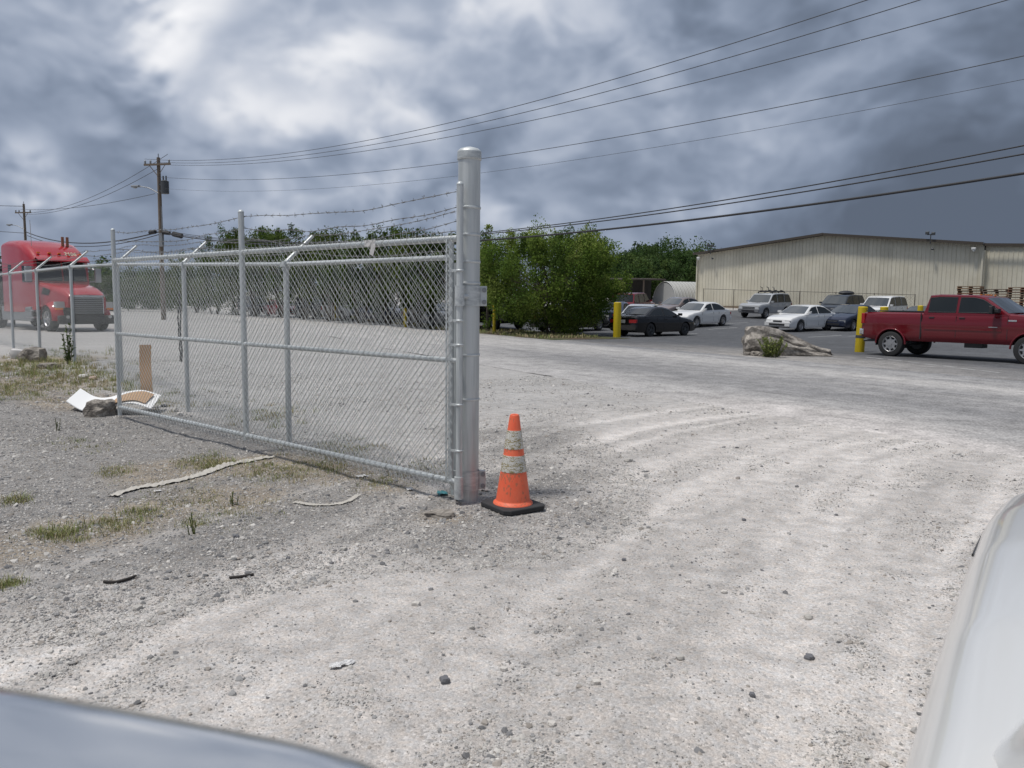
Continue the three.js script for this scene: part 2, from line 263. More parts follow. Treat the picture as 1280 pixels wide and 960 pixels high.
sheet('road', -24, 130, 0, 8.6, 0.35, 0.16, 0.006,
  (t, s, u, v) => [t, s + (v < 0.001 ? (fbm(t * 0.6, 3, 0, 4) - 0.5) * 2.2 : v > 0.999 ? 0.25 : 0)],
  (t, s, x, z) => {
    const n = fbm(t * 0.05 + 3, s * 1.7, 0, 4), n2 = fbm(t * 0.16, s * 4.5 + 9, 0, 3), n3 = fbm(x * 0.7, z * 0.7, 0, 3);
    const lane = Math.exp(-(((s - 3.6 + (n3 - 0.5)) / 2.2) ** 2)) * (1 - ss(9, 22, t + n3 * 5));
    let c = mix3([0.40, 0.384, 0.366], [0.215, 0.211, 0.209], Math.min(1, lane * (0.75 + 0.9 * (n - 0.35)) + 0.5 * (n2 - 0.5)));
    c = mix3(c, groundColor(x, z).map(v => v * 0.62), ss(1.7, 0.35, s + (n3 - 0.5) * 1.9));
    return mix3(c, [0.16, 0.163, 0.17], ss(7.2, 8.6, s + (n - 0.5) * 2.4 - 1.2 * ss(22, 26, t) * 0) * 0.75 * (1 - ss(12, 30, t)));
  }, M.asphalt, 'dusty grey asphalt lane crossing in front of the parking lot');
sheet('parking_lot', -30, 40, 8.5, 75, 0.5, 0.5, 0.011,
  (t, s, u, v) => [t, s + (v < 0.001 ? (fbm(t * 0.8, 13, 0, 4) - 0.5) * 0.7 : 0)],
  (t, s, x, z) => {
    const n = fbm(x * 0.25, z * 0.25, 0, 4), n2 = fbm(x * 1.3, z * 1.3, 0, 3);
    let c = [0.088, 0.091, 0.097].map(v => v * (0.72 + 0.5 * n + 0.25 * (n2 - 0.5)));
    const dust = Math.exp(-(((t - 5.5) / 6.5) ** 2)) * ss(13.2, 10.2, s + (n2 - 0.5) * 2.5);
    c = mix3(c, [0.34, 0.32, 0.295], dust * (0.55 + 0.5 * n2));
    return mix3(c, [0.3, 0.285, 0.27], ss(10, 8.6, s + (n2 - 0.5) * 1.8) * 0.6);
  }, M.asphalt, 'dark worn asphalt parking lot in front of the metal warehouse');
sheet('grass_verge', 17, 110, 8.3, 12.5, 0.4, 0.3, 0.022,
  (t, s, u, v) => [t, s + (v < 0.001 ? (fbm(t * 0.7, 33, 0, 3) - 0.5) * 1.1 : 0)],
  (t, s, x, z) => { const n = fbm(x * 1.1, z * 1.1, 0, 3), n2 = fbm(x * 4, z * 4, 0, 2); return mix3([0.12, 0.085, 0.055], [0.10, 0.115, 0.045], ss(0.35, 0.65, n)).map(v => v * (0.7 + 0.6 * n2)); },
  M.verge, 'strip of brown leaf litter and thin grass under the trees');
// painted stall lines
{
  const mm = mat([0.42, 0.42, 0.41], 0.85, 0, { map: tDirt });
  const lines = [[[1082, 447], [1104, 449.5]], [[1110, 450], [1128, 452]], [[1134, 453], [1150, 455]], [[1156, 455.7], [1172, 457.6]], [[1178, 458.2], [1194, 460]], [[1200, 461], [1220, 463.5]], [[1226, 464], [1250, 467]],
    [[783, 421.5], [808, 421]], [[836, 419.5], [872, 417.5]], [[908, 405], [935, 403.5]], [[1010, 422], [1052, 419.5]], [[885, 412], [922, 410]], [[1060, 421], [1078, 419.8]]];
  for (const [a, b] of lines) {
    const p = G(...a), q = G(...b), d = q.clone().sub(p), w = V(-d.z, 0, d.x).normalize().multiplyScalar(0.055), pts = [];
    const n = 6, pos = [], idx = [];
    for (let k = 0; k <= n; k++) { const c = p.clone().addScaledVector(d, k / n), e = 0.85 + 0.3 * h3(k, a[0] | 0, 5); for (const s of [-1, 1]) { const e2 = c.clone().addScaledVector(w, s * e); pos.push(e2.x, H(e2.x, e2.z) + 0.016, e2.z); } if (k) { const o = k * 2; idx.push(o - 2, o - 1, o, o - 1, o + 1, o); } }
    const g = buf(pos, idx); if (g.attributes.normal.getY(0) < 0) { g.index.array.reverse?.(); g.computeVertexNormals(); }
    const m = struct('parking_line', g, mm, 'faded white painted stall line on the parking lot');
  }
}
console.log('ground done');

// ------------------------------------------------------------------ loose stones
function stoneGeo(seed, det = 0, sq = 0.6) { const r = rng(seed), g = mergeVertices(new THREE.IcosahedronGeometry(1, det).deleteAttribute('uv').deleteAttribute('normal')), p = g.attributes.position; for (let i = 0; i < p.count; i++) { const k = 0.7 + 0.55 * r(); p.setXYZ(i, p.getX(i) * k, p.getY(i) * k * sq, p.getZ(i) * k * (0.8 + 0.2 * r())); } const q = g.toNonIndexed(); q.computeVertexNormals(); return q; }
{
  const r = rng(99), N = 5, per = 62000, tones = [[0.46, 0.44, 0.41], [0.38, 0.365, 0.35], [0.54, 0.515, 0.48], [0.26, 0.255, 0.25], [0.31, 0.28, 0.25], [0.16, 0.158, 0.16]];
  const mm = mat([1, 1, 1], 0.95), Q = new THREE.Quaternion(), E = new THREE.Euler(), m4 = new THREE.Matrix4(), c = new THREE.Color();
  for (let v = 0; v < N; v++) {
    const im = new THREE.InstancedMesh(stoneGeo(300 + v), mm, per); im.name = numbered('gravel'); let n = 0;
    while (n < per) {
      const d = 1.7 + 15 * r() ** 1.7, x = (r() * 1.5 - 0.75) * d + (r() - 0.5), z = -d;
      if (laneS(x, z) > 1.6 * r() ** 2 - 0.2) continue;
      const dk = polyDist(x, z, darkZone), p = pathS(x, z), clump = fbm(x * 1.6, z * 1.6, 0, 3), trk = tracks(p, pathL);
      let prob = dk > -0.3 ? 0.95 * (0.6 + 0.5 * ss(0.36, 0.72, clump)) : 0.42 * (0.12 + 1.3 * ss(0.36, 0.72, clump)) * (1 - 0.85 * trk);
      if (r() > prob) continue;
      let s = 0.0014 + 0.002 * r() + 0.0055 * r() ** 12 + 0.013 * r() ** 100; s *= 1 + d * 0.07;
      E.set(r() * 0.6, r() * 6.3, r() * 0.6); Q.setFromEuler(E);
      m4.compose(V(x, Hn(x, z) + s * 0.12, z), Q, V(s * (0.8 + 0.6 * r()), s, s)); im.setMatrixAt(n, m4);
      const base = tones[Math.min(5, Math.floor(r() ** (dk > 0 ? 0.8 : 1.6) * 6))], k = 0.8 + 0.4 * r(); im.setColorAt(n, c.setRGB(base[0] * k, base[1] * k, base[2] * k)); n++;
    }
    im.castShadow = im.receiveShadow = true; tag(im, 'loose grey and white crushed stone scattered over the yard', 'gravel', null, 'stuff'); scene.add(im);
  }
}
console.log('stones done');

// ------------------------------------------------------------------ chain link
function chainMesh(len, y0, yTop, cell = 0.0355, r = 0.002) {   // interlocked zigzag wires; yTop(x) gives the top
  const pos = [], nor = [], idx = [], nw = Math.floor(len / cell); let vtx = 0;
  const dir = V(), a = V(), b = V(), u = V(), w = V();
  for (let i = 0; i < nw; i++) {
    const x0 = i * cell, top = yTop(x0), n = Math.floor((top - y0(x0)) / cell);
    for (let k = 0; k < n; k++) {
      const s = (k + i) & 1; a.set(x0 + (s ? cell : 0), y0(x0) + k * cell, s ? 0.0018 : -0.0018); b.set(x0 + (s ? 0 : cell), y0(x0) + (k + 1) * cell, s ? -0.0018 : 0.0018);
      dir.subVectors(b, a).normalize(); u.set(0, 0, 1).cross(dir).normalize(); w.crossVectors(dir, u);
      for (const p of [a, b]) for (let q = 0; q < 3; q++) { const an = q * 2.0944 + 0.5, c = Math.cos(an), sn = Math.sin(an); const nx = u.x * c + w.x * sn, ny = u.y * c + w.y * sn, nz = u.z * c + w.z * sn; pos.push(p.x + nx * r, p.y + ny * r, p.z + nz * r); nor.push(nx, ny, nz); }
      for (let q = 0; q < 3; q++) { const e = (q + 1) % 3; idx.push(vtx + q, vtx + e, vtx + 3 + q, vtx + e, vtx + 3 + e, vtx + 3 + q); }
      vtx += 6;
    }
    // knuckle sticking up at the top selvage
  }
  const g = new THREE.BufferGeometry(); g.setAttribute('position', new THREE.Float32BufferAttribute(pos, 3)); g.setAttribute('normal', new THREE.Float32BufferAttribute(nor, 3)); g.setIndex(idx); return g;
}
function barbed(pts, seed, step = 0.125, r = 0.0026) {
  const rr = rng(seed), curve = new THREE.CatmullRomCurve3(pts), L = curve.getLength(), out = [];
  const n = Math.max(8, Math.round(L / 0.06)), P = curve.getSpacedPoints(n);
  for (const ph of [0, Math.PI]) { const q = P.map((p, i) => p.clone().add(V(0, 0.0028 * Math.sin(i * 1.9 + ph), 0.0028 * Math.cos(i * 1.9 + ph)))); out.push(new THREE.TubeGeometry(new THREE.CatmullRomCurve3(q), n * 2, r * 0.8, 3, false)); }
  for (let s = 0.05; s < L; s += step) { const p = curve.getPointAt(Math.min(1, s / L)); for (let k = 0; k < 4; k++) { const e = V(rr() - 0.5, rr() - 0.5, rr() - 0.5).normalize().multiplyScalar(0.024); out.push(bar(p, p.clone().add(e), r * 0.7, 3)); } out.push(new THREE.OctahedronGeometry(0.0075).translate(p.x, p.y, p.z)); }
  return mg(out);
}
function sagLine(a, b, sag, n = 8, wob = 0, seed = 1) { const r = rng(seed), o = []; for (let i = 0; i <= n; i++) { const t = i / n, p = a.clone().lerp(b, t); p.y -= sag * 4 * t * (1 - t); if (i && i < n && wob) { p.y += (r() - 0.5) * wob; } o.push(p); } return o; }

const POST = V(-0.335, 0, -6.1);
const FU = V(-0.66, 0, -0.7513), FN = V(0.7513, 0, -0.66);           // fence line; FN points to the far side of it
const fx = s => { const p = POST.clone().addScaledVector(FU, s); return p; };
// fixed fence with outrigger arms
{
  const t = thing('chain_link_fence', 'galvanised chain link fence with angled barbed wire arms running past the red truck', 'fence', POST.clone().setY(0), Math.atan2(-FU.z, FU.x));
  t.updateMatrixWorld(true); const inv = t.matrixWorld.clone().invert();
  const L = p => p.clone().applyMatrix4(inv);
  const railY = s => 1.86 + 0.24 * ss(0.5, 12, s);
  const bays = 8, sp = 3.02, prev = [];
  for (let i = 0; i <= bays; i++) {
    const s = i * sp + (i ? 0.06 : 0.16), p = fx(s), g = H(p.x, p.z), ry = railY(s);
    const lp = L(p);
    const po = part('post', bar(V(lp.x, g - 0.3, lp.z), V(lp.x, ry - 0.045, lp.z), i ? 0.03 : 0.036, 14), M.galv, t);
    if (i) {
      part('post_cap', mg([bar(V(lp.x, ry - 0.055, lp.z), V(lp.x, ry + 0.03, lp.z), 0.037, 12), box(0.1, 0.05, 0.08, lp.x, ry + 0.0, lp.z)]), M.galv, po);
      const tip = L(p.clone().addScaledVector(FN, 0.31).setY(ry + 0.31));
      part('barbed_wire_arm', mg([bar(V(lp.x, ry + 0.02, lp.z), tip, 0.019, 6), bar(V(lp.x, ry + 0.02, lp.z), tip, 0.026, 4, 0.016)]), M.galv, po);
    }
    prev.push({ s, p, lp, ry, g });
  }
  for (let i = 0; i < bays; i++) {
    const a = prev[i], b = prev[i + 1], len = b.s - a.s;
    const ra = L(a.p.clone().setY(a.ry)), rb = L(b.p.clone().setY(b.ry));
    part('top_rail', bar(ra, rb, 0.021, 10), M.galv, t);
    const gm = chainMesh(len, x => lerp(a.g, b.g, x / len) + 0.03, x => lerp(a.ry, b.ry, x / len) + 0.06, 0.0355, i < 2 ? 0.0016 : 0.00115);
    gm.translate(a.lp.x, 0, 0.038);
    part('chain_link_mesh', gm, M.wire, t);
    for (let k = 0; k < 3; k++) {
      const f = 0.3 + 0.33 * k, off = 0.31 * f, q = (o, s) => i === 0 && s ? L(o.p.clone().setY(o.ry + 0.05 + 0.15 * k)) : L(o.p.clone().addScaledVector(FN, off).setY(o.ry + off + 0.02));
      part('barbed_wire', barbed(sagLine(q(a, true), q(b, false), 0.03, 6, 0.03, 70 + i * 3 + k), 20 + i * 3 + k, 0.14), M.barbed, t);
    }
  }
  // black straps tied to the mesh
  const sp1 = fx(6.45), c0 = L(sp1.setY(0));
  const st = [];
  for (const [dx, y1, y2, w] of [[0, 1.62, 0.66, 0.05], [0.085, 1.40, 0.95, 0.042], [0.05, 1.02, 0.66, 0.048]]) { const pts = []; for (let k = 0; k <= 6; k++) pts.push(V(c0.x + dx + 0.018 * Math.sin(k * 2.1 + dx * 50), lerp(y1, y2, k / 6), 0.05 + 0.008 * Math.sin(k * 1.7))); const tg = tube(pts, w / 2, 5, 24); tg.translate(0, 0, -0.05); tg.scale(1, 1, 0.35); tg.translate(0, 0, 0.057); st.push(tg); }
  const sm = new THREE.Mesh(mg(st), mat([0.012, 0.012, 0.014], 0.7)); sm.name = numbered('strap'); sm.applyMatrix4(t.matrixWorld); shade(sm); tag(sm, 'black plastic straps hanging tied to the chain link fence', 'strap'); scene.add(sm);
}
// big hinge post
{
  const t = thing('hinge_post', 'thick galvanised round gate hinge post with domed cap beside the traffic cone', 'post', POST);
  const prof = []; for (const [r, y] of [[0.0, -0.3], [0.083, -0.3], [0.083, 2.58], [0.083, 2.6]]) prof.push(new THREE.Vector2(r, y));
  part('pipe', new THREE.LatheGeometry(prof, 40), M.galv, t);
  part('cap', new THREE.LatheGeometry([[0.0835, 2.57], [0.0895, 2.57], [0.0905, 2.585], [0.0895, 2.625], [0.088, 2.635], [0.07, 2.652], [0.03, 2.664], [0.001, 2.668]].map(a => new THREE.Vector2(...a)), 40), M.galv, t);
  for (const y of [2.22, 2.02, 1.82, 1.66, 1.12, 0.78]) { const b = part('band', mg([new THREE.TorusGeometry(0.0845, 0.0045, 6, 36).rotateX(Math.PI / 2).scale(1, 2.4, 1).translate(0, y, 0), box(0.02, 0.022, 0.014, -0.06, y, 0.068, 0, -0.7, 0)]), M.galv, t); b.userData.label = undefined; delete b.userData.label; }
  for (const y of [1.565, 0.15]) {
    const br = part('hinge', mg([new THREE.CylinderGeometry(0.0905, 0.0905, 0.15, 32, 1, true).translate(0, y, 0), rbox(0.05, 0.15, 0.012, 0.004, 0.112, y, 0.008), rbox(0.05, 0.15, 0.012, 0.004, 0.112, y, -0.01), rbox(0.05, 0.15, 0.012, 0.004, -0.112, y, 0.018)]), M.galv, t);
    for (const q of [-0.045, 0.045]) part('bolt', mg([bar(V(0.118, y + q, -0.02), V(0.118, y + q, 0.03), 0.011, 6), bar(V(0.118, y + q, 0.014), V(0.118, y + q, 0.02), 0.018, 10)]), M.greyMetal, br);
  }
}
// swing gate
const GU = V(-0.748, 0, -0.6637), GN2 = V(-0.6637, 0, 0.748);        // along the gate; towards the near side
{
  const o = POST.clone().add(V(-0.06, 0, 0.135));
  const t = thing('swing_gate', 'long galvanised chain link swing gate with three barbed wire strands on top', 'gate', o, Math.atan2(-GU.z, GU.x));
  const L = 6.08, B = 0.155, T = 1.985, MID = 1.08;
  part('top_rail', bar(V(0.02, T, 0), V(L, T, 0), 0.0245, 12), M.galv, t);
  part('middle_rail', bar(V(0.02, MID, 0), V(L, MID, 0), 0.021, 12), M.galv, t);
  part('bottom_rail', bar(V(0.02, B, 0), V(L, B, 0), 0.0245, 12), M.galv, t);
  for (const [s, r, y0, y1] of [[0, 0.0255, 0.06, 2.37], [0.09, 0.021, B, T], [3.06, 0.0285, 0.11, 2.37], [L, 0.0255, 0.05, 2.35]]) { const p = part('upright', bar(V(s, y0, s === 3.06 ? 0.002 : 0), V(s, y1, 0), r, 14), M.galv, t); if (y1 > 2.1) part('upright_cap', new THREE.SphereGeometry(r * 1.06, 12, 6, 0, 6.2832, 0, 1.571).translate(s, y1, 0), M.galv, p); }
  part('hinge_sleeve', mg([bar(V(0, 1.49, 0), V(0, 1.64, 0), 0.036, 18), bar(V(0, 1.56, 0), V(-0.005, 1.56, 0.1), 0.02, 8)]), M.galv, t);
  part('hinge_sleeve', bar(V(0, 0.03, 0), V(0, 0.2, 0), 0.036, 18), M.galv, t);
  for (const y of [1.75, 1.38, 1.2, 0.75, 0.4]) part('tension_band', mg([new THREE.TorusGeometry(0.029, 0.003, 5, 18).rotateX(Math.PI / 2).scale(1, 3, 1).translate(0, y, 0), box(0.1, 0.02, 0.005, 0.05, y, -0.022)]), M.galv, t);
  part('tension_bar', box(0.016, T - B, 0.005, 0.115, (T + B) / 2, -0.024), M.galv, t);
  const h1 = 3.06 - 0.05;
  const a = chainMesh(h1, () => B - 0.05, () => T + 0.045); a.translate(0.04, 0, -0.03); part('chain_link_mesh', a, M.wire, t);
  const b = chainMesh(L - 3.06, () => B - 0.05, () => T + 0.045); b.translate(3.06, 0, -0.03); part('chain_link_mesh', b, M.wire, t);
  { const kn = []; for (let s = 0.06; s < L; s += 0.071) { kn.push(bar(V(s, T + 0.02, -0.03), V(s + 0.006, T + 0.075, -0.03), 0.0019, 3)); kn.push(bar(V(s, B - 0.03, -0.03), V(s - 0.006, B - 0.075, -0.03), 0.0019, 3)); } const k = part('mesh_barb', mg(kn), M.wire, t); k.userData.kind = 'stuff'; }
  { const ti = []; for (let s = 0.25; s < L; s += 0.29) for (const [y, r] of [[T, 0.0262], [MID, 0.0228], [B, 0.0262]]) ti.push(new THREE.TorusGeometry(r, 0.0022, 4, 12).rotateY(Math.PI / 2).rotateZ(0.25).translate(s + h3(s * 100 | 0, y * 9 | 0, 3) * 0.06, y, -0.001)); const k = part('tie_wire', mg(ti), M.wire, t); k.userData.kind = 'stuff'; }
  const ys = [2.335, 2.225, 2.125];
  ys.forEach((y, k) => { for (const [s0, s1, sg] of [[0, 3.06, 0.075], [3.06, L, 0.05]]) part('barbed_wire', barbed(sagLine(V(s0, y, 0.03), V(s1, y, 0.03), sg * (0.8 + 0.35 * k), 8, 0.03, 400 + k + s0), 500 + k + (s0 | 0), 0.125), M.barbed, t); });
  part('tape_scrap', mg([box(0.13, 0.05, 0.054, 1.02, T + 0.002, 0, 0.1, 0.05, 0.02), box(0.05, 0.09, 0.004, 0.98, T - 0.05, -0.03, 0, 0, 0.4)]), mat([0.6, 0.58, 0.57], 0.8), t);
}
console.log('fence done');

// ------------------------------------------------------------------ traffic cone
{
  const p = G(641, 634); p.y = Hn(p.x, p.z);
  const t = thing('traffic_cone', 'orange traffic cone with two worn white collars on a black base', 'cone', p, 0.62);
  t.rotation.x = 0.012; t.rotation.z = -0.01;
  const tScuff = texture(256, (u, v) => { const n = 0.5 * tileNoise(u, v, 9, 201) + 0.3 * tileNoise(u, v, 33, 202) + 0.2 * tileNoise(u, v, 90, 203), k = ss(0.62, 0.74, 0.6 * tileNoise(u, v, 70, 204) + 0.4 * tileNoise(u, v, 12, 205)); return mix3(mix3([0.85, 0.12, 0.05], [0.92, 0.2, 0.1], n), [0.42, 0.16, 0.09], k * 0.75); });
  const or = mat([1, 1, 1], 0.55, 0, { map: tScuff });
  const bs = new THREE.Shape(); const a = 0.178, c = 0.035; bs.moveTo(-a, -a + c); bs.lineTo(-a + c, -a); bs.lineTo(a - c, -a); bs.lineTo(a, -a + c); bs.lineTo(a, a - c); bs.lineTo(a - c, a); bs.lineTo(-a + c, a); bs.lineTo(-a, a - c); bs.closePath();
  part('base', new THREE.ExtrudeGeometry(bs, { depth: 0.022, bevelEnabled: true, bevelThickness: 0.008, bevelSize: 0.01, bevelSegments: 2 }).rotateX(-Math.PI / 2).translate(0, 0.010, 0), mat([0.035, 0.035, 0.037], 0.8, 0, { map: tDirt }), t);
  const R = y => lerp(0.131, 0.034, (y - 0.045) / 0.665);
  const ly = (y0, y1, e) => { const q = []; for (let k = 0; k <= 6; k++) { const y = lerp(y0, y1, k / 6); q.push(new THREE.Vector2(R(y) + e, y)); } return q; };
  part('cone_body', new THREE.LatheGeometry([new THREE.Vector2(0.15, 0.036), new THREE.Vector2(0.146, 0.05), new THREE.Vector2(R(0.06), 0.062), ...ly(0.07, 0.70, 0), new THREE.Vector2(0.026, 0.709), new THREE.Vector2(0.02, 0.705), new THREE.Vector2(0.018, 0.66)], 40), or, t);
  const worn = texture(512, (u, v) => { const n = 0.55 * tileNoise(u, v, 34, 61) + 0.45 * tileNoise(u, v, 80, 62), b = tileNoise(u, v, 5, 63), s = tileNoise(u, v, 150, 65); const w = mix3([0.66, 0.65, 0.61], [0.30, 0.24, 0.1], ss(0.52, 0.62, n * 0.8 + b * 0.22)); return mix3(w, [0.2, 0.17, 0.08], ss(0.70, 0.78, s) * 0.8); });
  const wm = mat([1, 1, 1], 0.5, 0, { map: worn });
  part('reflective_collar', new THREE.LatheGeometry([new THREE.Vector2(R(0.285), 0.284), ...ly(0.285, 0.405, 0.0022), new THREE.Vector2(R(0.405), 0.406)], 40), wm, t);
  part('reflective_collar', new THREE.LatheGeometry([new THREE.Vector2(R(0.455), 0.454), ...ly(0.455, 0.59, 0.0022), new THREE.Vector2(R(0.59), 0.591)], 40), wm, t);
}

// ------------------------------------------------------------------ cars
function wheelProto(r, w, rimMat, spokes = 7, hub = 0.15) {
  const g = new THREE.Group(); g.name = 'wheel';
  const q = [[r * 0.6, -w / 2], [r * 0.92, -w / 2], [r * 0.985, -w * 0.4], [r, -w * 0.25], [r, w * 0.25], [r * 0.985, w * 0.4], [r * 0.92, w / 2], [r * 0.6, w / 2]];
  part('tyre', new THREE.LatheGeometry(q.map(a => new THREE.Vector2(...a)), 28).rotateX(Math.PI / 2), M.tyre, g);
  const rim = [new THREE.LatheGeometry([[r * 0.63, w * 0.36], [r * 0.63, w * 0.5], [r * 0.585, w * 0.5], [r * 0.55, w * 0.3], [r * 0.53, 0.0]].map(a => new THREE.Vector2(...a)), 24).rotateX(Math.PI / 2), bar(V(0, 0, w * 0.1), V(0, 0, w * 0.45), r * 0.15, 12), bar(V(0, 0, w * 0.28), V(0, 0, w * 0.37), r * hub, 24)];
  for (let k = 0; k < spokes; k++) rim.push(box(r * 0.5, r * 0.14, 0.03, r * 0.34, 0, w * 0.34).rotateZ(k / spokes * 6.2832));
  part('rim', mg(rim), rimMat, g);
  part('brake_drum', bar(V(0, 0, -w * 0.4), V(0, 0, w * 0.12), r * 0.56, 18), M.darkMetal, g);
  return g;
}
const interp = (P, x) => { if (x <= P[0][0]) return P[0][1]; for (let i = 1; i < P.length; i++) if (x <= P[i][0]) return lerp(P[i - 1][1], P[i][1], (x - P[i - 1][0]) / (P[i][0] - P[i - 1][0])); return P[P.length - 1][1]; };
const SPEC = {
  sedan: { W: 1.78, axles: [-1.33, 1.37], r: 0.325, base: 0.2, top: [[-2.28, 0.66], [-2.24, 0.9], [-2.1, 0.985], [-1.6, 1.0], [0, 0.955], [0.9, 0.955], [1.6, 0.88], [2.05, 0.77], [2.22, 0.66], [2.28, 0.5]], a: [1.02, 0.94], roof: [[0.22, 1.38], [-0.2, 1.44], [-0.65, 1.435], [-1.05, 1.37]], c: [-1.8, 0.985], pil: [-0.28], belt: 0.955 },
  coupe: { W: 1.76, axles: [-1.3, 1.36], r: 0.31, base: 0.2, top: [[-2.3, 0.64], [-2.26, 0.88], [-2.12, 0.95], [-1.5, 0.965], [0, 0.92], [0.95, 0.91], [1.6, 0.83], [2.1, 0.72], [2.28, 0.6], [2.32, 0.46]], a: [1.05, 0.9], roof: [[0.2, 1.31], [-0.2, 1.37], [-0.6, 1.365], [-0.95, 1.3]], c: [-1.7, 0.955], pil: [-0.3], belt: 0.92 },
  suv: { W: 1.84, axles: [-1.3, 1.38], r: 0.37, base: 0.34, top: [[-2.25, 0.8], [-2.22, 1.02], [-2.1, 1.08], [0, 1.07], [0.85, 1.08], [1.9, 1.02], [2.14, 0.95], [2.22, 0.8], [2.25, 0.56]], a: [1.05, 1.06], roof: [[0.42, 1.66], [0.1, 1.73], [-0.9, 1.75], [-1.8, 1.7]], c: [-2.16, 1.06], pil: [-0.15, -1.12], belt: 1.07 },
  pickup: { W: 2.02, axles: [-1.99, 1.98], r: 0.4, base: 0.52, top: [[-3.05, 1.1], [-3.02, 1.38], [-2.9, 1.41], [-1.06, 1.41], [1.3, 1.41], [1.6, 1.4], [2.6, 1.33], [2.85, 1.26], [2.93, 1.1], [2.96, 0.7]], a: [1.42, 1.39], roof: [[0.68, 1.9], [0.42, 1.96], [-0.6, 1.98], [-0.9, 1.95]], c: [-1.03, 1.4], pil: [-0.02], belt: 1.4 },
};
function makeCar(name, label, type, pm, o = {}) {
  const S = SPEC[type], t = thing(name, label, o.category ?? 'car', V(0, 0, 0), 0, o.group);
  const hw = S.W / 2, xr = S.top[0][0], xf = S.top[S.top.length - 1][0], mid = (xr + xf) / 2, half = (xf - xr) / 2, R = S.r + 0.06;
  // lower body: lofted stations with the wheel arches cut
  let xs = []; for (let x = xr; x <= xf + 1e-6; x += (xf - xr) / 30) xs.push(x); for (const [x] of S.top) xs.push(x);
  for (const a of S.axles) { for (let k = 0; k <= 12; k++) xs.push(a + R * Math.cos(k / 12 * Math.PI) * 0.9999); xs.push(a - R - 0.004, a + R + 0.004); }
  xs = [...new Set(xs.filter(x => x >= xr && x <= xf).map(x => +x.toFixed(4)))].sort((a, b) => a - b);
  const F = [0, 0.07, 0.2, 0.38, 0.5, 0.54, 0.62, 0.78, 0.88, 0.95, 1, 1], ZS = [0.93, 0.965, 0.985, 0.992, 0.994, 1.0, 1.0, 0.985, 0.97, 0.945, 0.88, 0];
  const zAt = f => { for (let i = 1; i < F.length - 1; i++) if (f <= F[i]) return lerp(ZS[i - 1], ZS[i], (f - F[i - 1]) / Math.max(1e-6, F[i] - F[i - 1])); return ZS[F.length - 2]; };
  const pos = [], idx = [], nS = F.length * 2 + 1;
  for (const x of xs) {
    const yt = interp(S.top, x), e = Math.abs((x - mid) / half), w = hw * (1 - 0.13 * e ** 9 - 0.02 * e ** 3); let yb = S.base + 0.1 * e ** 14;
    for (const a of S.axles) if (Math.abs(x - a) < R) yb = Math.max(yb, S.r + Math.sqrt(R * R - (x - a) ** 2));
    yb = Math.min(yb, yt - 0.07);
    const ring = F.map((f, k) => { const y = Math.max(yb, S.base + f * (yt - S.base)); return [y, k === F.length - 1 ? 0 : w * (k >= F.length - 2 ? ZS[k] : zAt((y - S.base) / (yt - S.base)))]; });
    ring[F.length - 1][0] += 0.025 * (1 - e ** 4);
    pos.push(x, yb, 0); for (const [y, z] of ring) pos.push(x, y, z); for (let k = ring.length - 2; k >= 0; k--) pos.push(x, ring[k][0], -ring[k][1]); pos.push(x, yb, 0);
  }
  const n = nS + 1 - 0, rows = F.length + 1 + F.length - 1 + 1;
  for (let i = 0; i + 1 < xs.length; i++) for (let k = 0; k + 1 < rows; k++) { const a = i * rows + k, b = a + rows; idx.push(a, a + 1, b, a + 1, b + 1, b); }
  for (const [r0, s] of [[0, 1], [(xs.length - 1) * rows, -1]]) for (let k = 1; k + 2 < rows; k++) s > 0 ? idx.push(r0, r0 + k + 1, r0 + k) : idx.push(r0, r0 + k, r0 + k + 1);
  const bg = toCreasedNormals(buf(pos, idx), 0.55);
  part('body', bg, pm, t);
  part('underbody', mg([box(xf - xr - 0.5, 0.34, S.W * 0.62, mid, S.base + 0.2, 0), ...S.axles.map(a => bar(V(a, S.r, -hw * 0.8), V(a, S.r, hw * 0.8), 0.05, 8))]), M.blackPlastic, t);
  // cabin
  const prof = [S.a, ...S.roof, S.c], yRoof = Math.max(...S.roof.map(p => p[1])), wb = hw * 0.955, wr = hw * (type === 'pickup' || type === 'suv' ? 0.8 : 0.7);
  const wAt = y => lerp(wb, wr, Math.max(0, (y - S.belt) / (yRoof - S.belt)));
  const fine = []; for (let i = 0; i + 1 < prof.length; i++) for (let k = 0; k < (i === 0 || i === prof.length - 2 ? 2 : 4); k++) fine.push([lerp(prof[i][0], prof[i + 1][0], k / (i === 0 || i === prof.length - 2 ? 2 : 4)), lerp(prof[i][1], prof[i + 1][1], k / (i === 0 || i === prof.length - 2 ? 2 : 4))]); fine.push(prof[prof.length - 1]);
  const cp = [], ci = [], nf = fine.length;
  fine.forEach(([x, y], i) => { const a = fine[Math.max(0, i - 1)], b = fine[Math.min(nf - 1, i + 1)]; let nx = -(b[1] - a[1]), ny = b[0] - a[0]; const l = Math.hypot(nx, ny); nx /= -l; ny /= -l; const w = wAt(y), sx = x - nx * 0.035, sy = y - ny * 0.035, w2 = wAt(sy); cp.push(sx, sy, w2, x, y, w - 0.045, x, y, -w + 0.045, sx, sy, -w2); });
  for (let i = 0; i + 1 < nf; i++) for (let k = 0; k < 3; k++) { const a = i * 4 + k, b = a + 4; ci.push(a, b, a + 1, a + 1, b, b + 1); }
  const b0 = cp.length / 3; cp.push(S.c[0] + 0.05, S.belt - 0.06, wb, S.a[0] - 0.05, S.belt - 0.06, wb, S.c[0] + 0.05, S.belt - 0.06, -wb, S.a[0] - 0.05, S.belt - 0.06, -wb);
  const cx = (S.a[0] + S.c[0]) / 2, cv = cp.length / 3; cp.push(cx, S.belt, wb, cx, S.belt, -wb);
